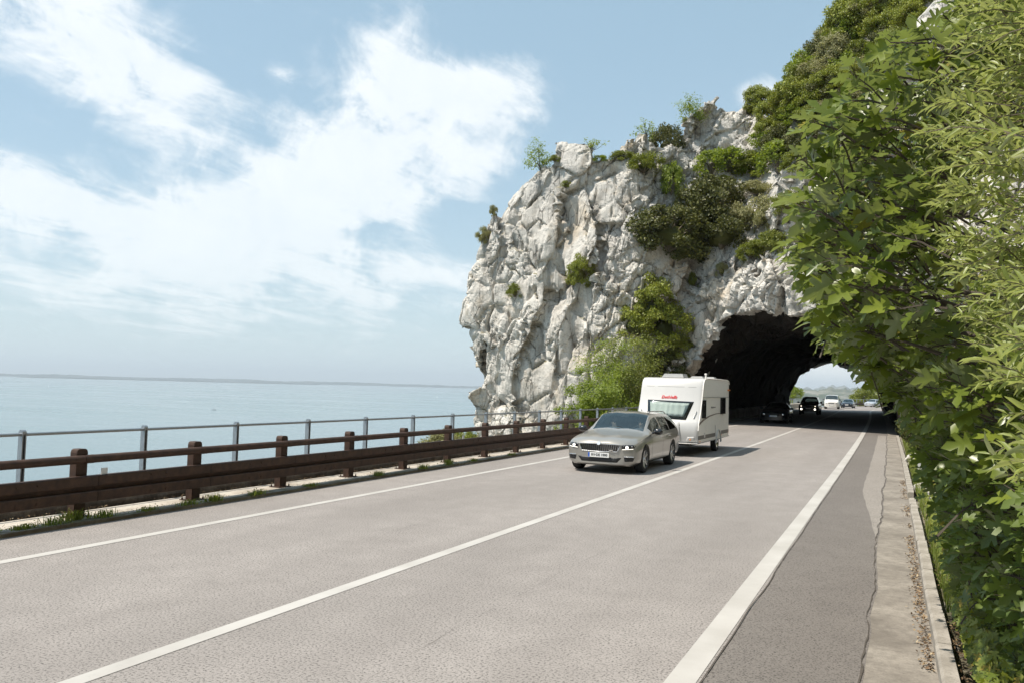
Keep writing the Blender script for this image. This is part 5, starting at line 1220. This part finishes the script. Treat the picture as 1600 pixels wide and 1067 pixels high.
# growth along the right bank between the fig tree and the tunnel
for i in range(34):
    y = 13 + i * .98; la = rr_.uniform(1.5, 2.6) + .02 * (y - 13) * 0; k = rr_.choice(['mid', 'dark', 'fresh', 'mid', 'gold'])
    z = .5 + rr_.uniform(0, 1.2); put_bush(k, (la, y, z), rr_.uniform(.8, 1.35), {'mid': 'mid green', 'dark': 'dark green', 'fresh': 'light green', 'gold': 'yellowish'}[k] + ' low bush of the right bank ' + ('behind the fig tree and boulder' if y < 21 else 'beside the white marker post' if y < 28 else 'between marker post and tunnel' if y < 38 else 'right at the tunnel mouth'), 'bush', 'bushes of the right bank')
for i in range(22):
    y = 12 + i * 1.5; put_bush(rr_.choice(['mid', 'dark', 'gold']), (rr_.uniform(2.8, 4.2), y, rr_.uniform(2.2, 4.5)), rr_.uniform(1.1, 1.7), 'bush high on the right bank ' + ('behind the fig tree' if y < 21 else 'above the marker post' if y < 32 else 'above the tunnel jamb'), 'bush', 'bushes of the right bank')
# beyond the tunnel
for i in range(22):
    s_ = 190 + i * 6.0; p = path(s_, -15.5 - rr_.uniform(0, 3)); put_bush(rr_.choice(['gold', 'fresh', 'mid', 'gold']), (p[0], p[1], rr_.uniform(-.5, 1.0)), rr_.uniform(2.2, 3.6), 'yellow green bush behind the far guard rail on the curve beyond the tunnel', 'bush', 'bushes beyond the tunnel')
p = path(132, -13.5); put_bush('fresh', (p[0], p[1], 1.6), 1.9, 'light green bush behind the railing, left of the white van', 'bush')
for i in range(10):
    s_ = 118 + i * 7; p = path(s_, 2.6 + rr_.uniform(0, 2)); put_bush(rr_.choice(['mid', 'fresh', 'gold']), (p[0], p[1], .8), rr_.uniform(1.4, 2.2), 'bush on the inner side of the road just beyond the tunnel', 'bush', 'bushes on the inner verge beyond the tunnel')
# scrub below the sea wall
SB = [(-12.1, 21.3, 0.1, .62, 'grey'), (-12.4, 22.6, -.1, .6, 'gold'), (-12.2, 19.6, -.25, .4, 'gold'), (-12.6, 24.0, .0, .5, 'mid')]
for (x, y, z, r, k), lab in zip(SB, ['grey scrub poking up behind the railing where the cliff meets the sea', 'yellowish scrub right of the grey scrub behind the railing', 'low yellowish scrub left of the cliff foot behind the guard rail', 'small green scrub against the foot of the pale cliff']): put_bush(k, (x, y, z), r, lab)
for i in range(26): put_bush(rr_.choice(['mid', 'grey', 'dark']), (-13.6 - rr_.random() * 3, -6 + i * 1.9, -2.6 - rr_.random() * 2), rr_.uniform(.8, 1.3), 'scrub on the steep slope hidden below the sea wall', 'bush', 'scrub on the slope below the sea wall')

# --- the fig tree
def fig_x(y, z):
    prof = np.interp(z, [-.2, .0, .64, 1.0, 1.42, 1.85, 2.2, 2.5, 3.13, 3.6, 3.96, 4.36, 4.8, 5.1, 6.5], [.70, .66, .50, .40, .32, .02, -.30, -.66, -.82, -.70, -.36, .14, .4, .6, 1.1])
    return prof + .045 * (y - 7) ** 2 * np.where(y < 7, 1, .7) + .10 * gn(np.stack([y * .9, z * 1.1, y * 0 + 3.3], -1), 8)
def shoots(n, y0, y1, z0, z1, depth, r):
    y = r.uniform(y0, y1, n); z = r.uniform(z0, z1, n); x = fig_x(y, z) + depth * r.random(n) ** 1.6 + .10; return np.stack([x, y, z], -1)
r = np.random.default_rng(31); fig = empty('fig_tree', (2.3, 7.5, 0)); ptag(fig, 'large fig tree with lobed leaves leaning over the kerb from the right bank', 'tree')
TV = [ftz(FT, .30, .12, .02), ftz(FT, .15, .28, .03), ftz(FT, .42, .05, .02)]
def fig_sprays(S0, r, n_leaf=7, size=(.075, .175)):
    LP, LY, LZ, LS = [], [], [], []; stems = []
    for t in S0:
        d = unit(np.array([-.9 + r.normal() * .45, -.35 + r.normal() * .5, .35 + r.normal() * .3])); L = r.uniform(.22, .42); base = t - d * L; stems.append((base, base + d * L * .5 + np.array([0, 0, .02]), t))
        a0 = r.uniform(0, 6.28); u = unit(np.cross(d, [0, 0, 1.0])); v = np.cross(d, u)
        for k in range(n_leaf):
            a = a0 + k * 2.4; f = .35 + .65 * k / (n_leaf - 1); rad_ = u * math.cos(a) + v * math.sin(a); pd = unit(rad_ * (1.1 - .7 * f) + d * (.35 + .5 * f) + np.array([0, 0, .12])); pl = r.uniform(.04, .09); q = base + d * L * f + pd * pl
            yd = unit(pd + np.array([0, 0, -.35 - .25 * r.random()]) + r.normal(size=3) * .15); zd = unit(np.array([-.25, -.35, .95]) + rad_ * .55 + r.normal(size=3) * .42)
            LP.append(q); LY.append(yd); LZ.append(zd); LS.append(r.uniform(*size) * (1.08 - .45 * f * (k == n_leaf - 1)))
            stems.append((base + d * L * f, q))
    return [np.array(a) for a in (LP, LY, LZ, LS)], stems
A1, st1 = fig_sprays(np.concatenate([shoots(820, 4.6, 9.5, 1.5, 5.1, .75, r), shoots(190, 8.5, 13.5, 1.2, 4.4, .8, r), shoots(60, 5, 9, 4.6, 6.4, .7, r)]), r)
A2, st2 = fig_sprays(shoots(760, 3.6, 12.0, .02, 1.7, .55, r) - np.array([.15, 0, 0]), r, 7, (.07, .14))
def leaves_out(A, root, mat, nind, TVs, TF, small_name='leaf', seed=0):
    P, Yd, Zd, sz = A; dist = np.linalg.norm(P - np.array(ORG), axis=1) / sz
    c = P - np.array(ORG); dep = c @ np.array(fw); sx = (c @ np.array(rt2)) / dep * 1280 + 800; vis = (sx < 1610) & (dep > 0); order = np.argsort(np.where(vis, dist + (P[:, 0] - fig_x(P[:, 1], P[:, 2])) * 30, 1e9)) if nind else []
    off = np.array(root.location); ind = order[:nind] if nind else np.array([], int); rest = np.ones(len(P), bool); rest[ind] = False
    mes = []
    for i, T in enumerate(TVs):
        me = bpy.data.meshes.new('leaf'); me.from_pydata([tuple(v) for v in T], [], [tuple(f) for f in TF]); me.materials.append(mat); me.polygons.foreach_set('use_smooth', np.ones(len(me.polygons), dtype=bool)); mes.append(me)
    for j, i in enumerate(ind):
        o = bpy.data.objects.new('leaf', mes[j % len(mes)]); COL.objects.link(o); y = Vector(unit(Yd[i])); x = y.cross(Vector(Zd[i])).normalized(); z = x.cross(y)
        o.parent = root; o.matrix_basis = Matrix.Translation(Vector(P[i] - off)) @ Matrix((x, y, z)).transposed().to_4x4() @ Matrix.Diagonal((sz[i],) * 3 + (1,))
    idx = np.where(rest)[0]; Vs, Fs, b = [], [], 0
    for k, T in enumerate(TVs):
        ii = idx[k::len(TVs)]; V, F = place_leaves(T, TF, P[ii] - off, Yd[ii], Zd[ii], sz[ii]); Vs.append(V); Fs.append(F + b); b += len(V)
    o = np_mesh('leaves', np.concatenate(Vs), np.concatenate(Fs), mat, root, True); o['kind'] = 'stuff'
    return o
leaves_out(A1, fig, M['fig'], 300, TV, FF)
o = leaves_out(A2, fig, M['fig_low'], 0, TV, FF); o.name = 'low_leaves'
def stems_out(st, root, mat, rad_=(.008, .004), name='twigs'):
    b = MB(); off = Vector(root.location)
    for s_ in st: b.tube([Vector(p) - off for p in s_], list(np.linspace(rad_[0], rad_[1], len(s_))) if len(s_) > 2 else [.0028, .0022], 4 if len(s_) > 2 else 3, caps=False)
    o = b.build(name, mat, root); o['kind'] = 'stuff'; return o
stems_out(st1, fig, M['bark']); stems_out(st2, fig, M['bark'])
b = MB()
b.tube([(0, 0, -.3), (-.1, -.1, .8), (-.35, -.3, 1.6), (-.5, -.2, 2.2)], [.13, .11, .09, .07], 9); b.build('trunk', M['bark'], fig, True)
r2 = np.random.default_rng(4)
for i in range(26):
    a = Vector((-.5 + .1 * r2.normal(), -.2 + .1 * r2.normal(), r2.uniform(.5, 2.3))); y_ = r2.uniform(-2.8, 5); z_ = r2.uniform(.9, 4.6); x_ = float(fig_x(np.array([7.5 + y_]), np.array([z_]))[0]) - 2.3 + .35; e = Vector((x_, y_, z_)); m_ = a.lerp(e, .5) + Vector((.1, 0, .25)); b = MB(); b.tube([a, a.lerp(m_, .6), m_, m_.lerp(e, .6) + Vector((0, 0, .05)), e], [.04, .032, .024, .016, .008], 6); b.build('branch', M['bark'], fig, True)

# --- the narrow leaved shrub closest to the camera
ol = empty('narrow_leaved_shrub', (1.9, 3.6, 0)); ptag(ol, 'silvery green shrub with narrow pointed leaves nearest the camera at the right', 'shrub')
r = np.random.default_rng(77); LP, LY, LZ, LS, LW, stems = [], [], [], [], [], []
def ol_x(z, y): return np.interp(z, [1.2, 1.55, 1.8, 2.2, 2.7, 3.1, 3.5, 3.9, 4.4, 5], [.75, .42, .30, .24, .11, .04, .12, .22, .36, .5]) * y / 4
def spray(t, d, L, nl, lf):
    ba = t - d * L; sag = np.array([0, 0, -.10]) * L; side = unit(np.cross(d, [0, 0, 1])); up_ = np.cross(side, d); pts_ = []
    for k in range(7): f = k / 6; pts_.append(ba + d * L * f + sag * math.sin(math.pi * f) * -1 + side * .05 * L * math.sin(f * 5))
    stems.append(tuple(pts_[::2]))
    for k in range(nl):
        f = .12 + .88 * k / (nl - 1); i = min(int(f * 6), 5); q = pts_[i] + (pts_[i + 1] - pts_[i]) * (f * 6 - i); a = k * 2.4 + r.normal() * .3; rd = side * math.cos(a) + up_ * math.sin(a); yd = unit(rd * .95 + d * (.65 + .5 * f) + r.normal(size=3) * .12)
        LP.append(q); LY.append(yd); LZ.append(unit(np.cross(rd, d) * .3 + np.array([-.2, -.2, 1]) + r.normal(size=3) * .4)); s_ = lf * r.uniform(.75, 1.15) * (1 - .35 * f * f); LS.append(s_); LW.append(s_ * r.uniform(.20, .28))
for i in range(620):
    z = r.uniform(2.0, 4.6) if i > 90 else r.uniform(1.5, 2.6); y = r.uniform(3.1, 4.9) if i > 60 else r.uniform(2.3, 3.1); x = ol_x(z, y) + .55 * r.random() ** 1.2 * 1.4 + (.05 if y > 3 else .12)
    if y < 3.1 and z > 2.45: z = 1.4 + r.random()
    zz = 2 + (z - 2) * y / 4; d = unit(np.array([-.95, -.15 + r.normal() * .35, .12 + r.normal() * .28])); spray(np.array([x, y, zz]), d, r.uniform(.22, .45), r.integers(16, 26), r.uniform(.065, .105) * (1.25 if y < 3.1 else 1))
AO = [np.array(a) for a in (LP, LY, LZ, LS, LW)]; off = np.array(ol.location)
c = AO[0] - np.array(ORG); dep = c @ np.array(fw); px_ = (c @ np.array(rt2)) / dep * 1280 + 800; order = np.argsort(np.where(px_ < 1600, dep / AO[3], 1e9)); ind = order[:300]
nl = bpy.data.meshes.new('leaf'); nl.from_pydata([tuple(v) for v in NT_ * np.array([.24, 1, 1])], [], [tuple(f) for f in NF]); nl.materials.append(M['olive']); nl.polygons.foreach_set('use_smooth', np.ones(len(nl.polygons), dtype=bool))
for i in ind:
    o = bpy.data.objects.new('leaf', nl); COL.objects.link(o); y = Vector(unit(AO[1][i])); x = y.cross(Vector(AO[2][i])).normalized(); z = x.cross(y); o.parent = ol; s_ = AO[3][i]
    o.matrix_basis = Matrix.Translation(Vector(AO[0][i] - off)) @ Matrix((x, y, z)).transposed().to_4x4() @ Matrix.Diagonal((s_, s_, s_, 1))
m = np.ones(len(AO[0]), bool); m[ind] = False; T = NT_
V, F = place_leaves(T, NF, AO[0][m] - off, AO[1][m], AO[2][m], AO[3][m], AO[4][m]); o = np_mesh('leaves', V, F, M['olive'], ol, True); o['kind'] = 'stuff'
stems_out(stems, ol, M['twig'], (.0035, .0015))
for i in range(16):
    z = r.uniform(1.6, 4.2); y = r.uniform(2.8, 4.6); e = Vector((float(ol_x(z, y)) + .3 + .2 * r.random() - 1.9, y - 3.6, z)); a = Vector((0, .1 * r.normal(), z * .45)); b = MB(); b.tube([Vector((0, 0, -.2)), a, a.lerp(e, .5) + Vector((0, 0, .15)), e], [.03, .022, .013, .005], 6); b.build('branch', M['bark'], ol, True)

# --- creeper with small yellow green leaves by the kerb
cr = empty('creeper', (.6, 9.5, 0)); ptag(cr, 'yellow green creeper hanging over the kerb below the fig tree', 'creeper'); r = np.random.default_rng(9); n = 4200
y = r.uniform(4.6, 15, n); z = r.uniform(.05, 1.5, n) * np.interp(y, [4.6, 8.2, 9.5, 15], [.3, .5, 1, 1.0]); x = .50 + .30 * (z - .6) ** 2 * .4 + .35 * r.random(n) ** 2 + .08 * gn(np.stack([y * 2, z * 2, y * 0], -1), 3); P = np.stack([x, y, z], -1)
V, F = place_leaves(ftz(FT * np.array([1.15, .85]), .2, .1, .0), FF, P - np.array(cr.location), unit(np.stack([-.4 + .3 * r.normal(size=n), .6 * r.normal(size=n), -.7 + .3 * r.normal(size=n)], -1)), unit(np.stack([-.8 + .3 * r.normal(size=n), -.4 + .3 * r.normal(size=n), .5 + .3 * r.normal(size=n)], -1)), r.uniform(.05, .085, n)); o = np_mesh('leaves', V, F, M['creeper'], cr, True); o['kind'] = 'stuff'

# --- grass and weeds
def blades(P, h, w, lean, r, mat, name, root=None):
    n = len(P); a = r.uniform(0, 6.28, n); dx = np.stack([np.cos(a), np.sin(a), a * 0], -1); ln = np.stack([np.cos(a + 1.5 + r.normal(size=n) * .6), np.sin(a + 1.5 + r.normal(size=n) * .6), a * 0], -1) * (lean * r.random(n))[:, None]; h = h * r.uniform(.5, 1.2, n)
    V = np.stack([P - dx * w, P + dx * w, P + dx * w * .7 + ln * h[:, None] * .35 + np.array([0, 0, 1.]) * h[:, None] * .6, P - dx * w * .7 + ln * h[:, None] * .35 + np.array([0, 0, 1.]) * h[:, None] * .6, P + ln * h[:, None] + np.array([0, 0, 1.]) * h[:, None] * (1 - .3 * lean)], 1).reshape(-1, 3)
    b = np.arange(n)[:, None] * 5; F = np.concatenate([b + np.array([0, 1, 2, 3]), b + np.array([3, 2, 4, 4])], 0)
    me = bpy.data.meshes.new(name); F1 = b + np.array([0, 1, 2, 3]); 
    F2 = b + np.array([3, 2, 4]); nl_ = F1.size + F2.size; me.vertices.add(len(V)); me.vertices.foreach_set('co', V.astype(np.float32).ravel()); me.loops.add(nl_); me.loops.foreach_set('vertex_index', np.concatenate([F1.ravel(), F2.ravel()]).astype(np.int32)); me.polygons.add(2 * n)
    me.polygons.foreach_set('loop_start', np.concatenate([np.arange(n) * 4, n * 4 + np.arange(n) * 3]).astype(np.int32)); me.polygons.foreach_set('loop_total', np.concatenate([np.full(n, 4), np.full(n, 3)]).astype(np.int32)); me.materials.append(mat); me.update(calc_edges=True)
    o = bpy.data.objects.new(name, me); COL.objects.link(o)
    if root: o.parent = root
    return o
r = np.random.default_rng(2); n = 9000
y = 8.5 + 34 * r.random(n) ** 1.3; x = .46 + .75 * r.random(n) ** 1.3 - .002 * y; k = gn(np.stack([x * 2, y * .8, x * 0], -1), 12) > -.35; P = np.stack([x, y, x * 0 + .06 + .1 * np.maximum(x - .7, 0)], -1)[k]
o = blades(P, .24, .004, .8, r, M['grass'], 'grass'); ptag(o, 'long green grass on the narrow verge behind the right kerb', 'grass', kind='stuff')
tuft0 = None
TF_ = [(-9.86, 6.83, .10, 'fresh green weed on the ledge nearest the left picture edge'), (-9.84, 7.25, .16, 'leafy weed tuft left of the first rail post'), (-9.95, 7.62, .20, 'taller weed tuft close beside the first rail post'), (-9.83, 7.95, .15, 'grass tuft in front of the first rail post'), (-9.83, 8.7, .08, 'small weed between the first and the second rail post'), (-9.80, 9.45, .12, 'grass tuft left of the second rail post'), (-9.80, 9.95, .16, 'wide grass tuft at the second rail post'), (-9.78, 10.9, .13, 'grass tuft right of the second rail post'), (-9.80, 12.35, .08, 'small weed right of the third rail post'), (-9.80, 14.55, .15, 'green tuft right of the fourth rail post'), (-9.80, 16.35, .15, 'green tuft at the foot of the fifth rail post'), (-9.82, 17.6, .20, 'largest grass tuft between the fifth and sixth rail post'), (-9.82, 18.9, .10, 'low tuft right of the sixth rail post'), (-9.82, 21.2, .10, 'low tuft near the seventh rail post')]
for i, (x, y, s_, lab) in enumerate(TF_):
    rr3 = np.random.default_rng(i + 50); n = 130; P = rr3.normal(size=(n, 3)) * np.array([.04, .09, 0]); root = empty('weed_tuft', (x, y, .045)); blades(P, s_, .005, 1.2, rr3, M['creeper'] if i % 2 == 0 else M['grass'], 'blades', root)['kind'] = 'stuff'
    q = 40; PP = rr3.normal(size=(q, 3)) * np.array([.05, .10, .02]) + np.array([0, 0, s_ * .35]); V, F = place_leaves(DT, DF, PP, rr3.normal(size=(q, 3)), rr3.normal(size=(q, 3)) * .5 + np.array([0, 0, 1]), np.full(q, .035), np.full(q, .02)); np_mesh('leaves', V, F, M['creeper'], root, False)['kind'] = 'stuff'
    ptag(root, lab, 'weed')
# leaf litter in the gutter and behind the kerb
def litter(n, xf, y0, y1, name, label, z=.012, size=(.02, .045), pw=1.4):
    r = np.random.default_rng(n); y = y0 + (y1 - y0) * r.random(n) ** pw; x = xf(y, r); k = gn(np.stack([y * .9, y * 0 + .5, y * 0], -1), n) > -.25
    P = np.stack([x, y, z + .02 * r.random(n)], -1)[k]; m_ = len(P); V, F = place_leaves(DT, DF, P, r.normal(size=(m_, 3)) * np.array([1, 1, .35]), np.stack([.5 * r.normal(size=m_), .5 * r.normal(size=m_), np.ones(m_)], -1), r.uniform(*size, m_), r.uniform(size[0] * .5, size[1] * .55, m_)); o = np_mesh(name, V, F, M['litter'], None, False); ptag(o, label, 'leaf litter', kind='stuff')
t = NT('litter_leaf'); g_ = t.n.new('ShaderNodeNewGeometry'); t.col(t.ramp(g_.outputs['Random Per Island'], [(0, (.045, .028, .016)), (.4, (.14, .085, .045)), (.75, (.28, .19, .10)), (1, (.42, .34, .22))])).set(Roughness=.9); M['litter'] = t.m
litter(2000, lambda y, r: .285 - np.abs(r.normal(size=len(y))) * .045 - .002 * y, 4.5, 22, 'leaf_litter', 'brown dry leaves collected in the gutter along the right kerb')
litter(2200, lambda y, r: .44 + np.abs(r.normal(size=len(y))) * .14, 4.5, 16, 'leaf_litter', 'brown dry leaves lying behind the right kerb', .05)
litter(1500, lambda y, r: -9.90 - np.abs(r.normal(size=len(y))) * .12, 5.5, 30, 'leaf_litter', 'brown debris along the edge of the left ledge', .055, (.012, .03))
litter(900, lambda y, r: -10.55 - np.abs(r.normal(size=len(y))) * .05, 5.5, 30, 'leaf_litter', 'dry debris gathered against the low stone wall', .055, (.015, .04))
# boulder and marker post on the verge
def boulder(name, loc, dims, label, seed, mat='rock'):
    bm = bmesh.new(); bmesh.ops.create_icosphere(bm, subdivisions=4, radius=1.0); P = np.array([v.co[:] for v in bm.verts]); f1, f2, c, t = vor(P * 1.3 + seed, seed); g = fbm(P * 2.5 + seed, 4, seed)
    for v, a, b_, g_ in zip(bm.verts, c, t, g): v.co *= 1 + (a - .5) * .25 + b_ * .5 + g_ * .08; v.co = Vector((v.co.x * dims[0], v.co.y * dims[1], v.co.z * dims[2]))
    me = bpy.data.meshes.new(name); bm.to_mesh(me); bm.free(); me.materials.append(M[mat]); o = bpy.data.objects.new(name, me); COL.objects.link(o); o.location = loc; ptag(o, label, 'boulder'); return o
boulder('boulder', (.95, 17.2, .45), (.42, .9, .75), 'grey leaning boulder on the verge behind the kerb', 3)
boulder('boulder', (.62, 27.0, .12), (.30, .5, .22), 'small pale rock on the verge near the tunnel', 4); boulder('boulder', (.55, 19.5, .06), (.16, .3, .14), 'pale broken stone against the kerb', 6)
b = MB(); b.prism([(-.05, 0), (.05, 0), (.05, .56), (-.05, .62)], -.02, .02, 'X'); o = b.build('marker_post', M['white_post']); o.location = (.62, 23.5, 0); o.rotation_euler.z = 1.57; ptag(o, 'small white marker post on the right verge', 'marker post')
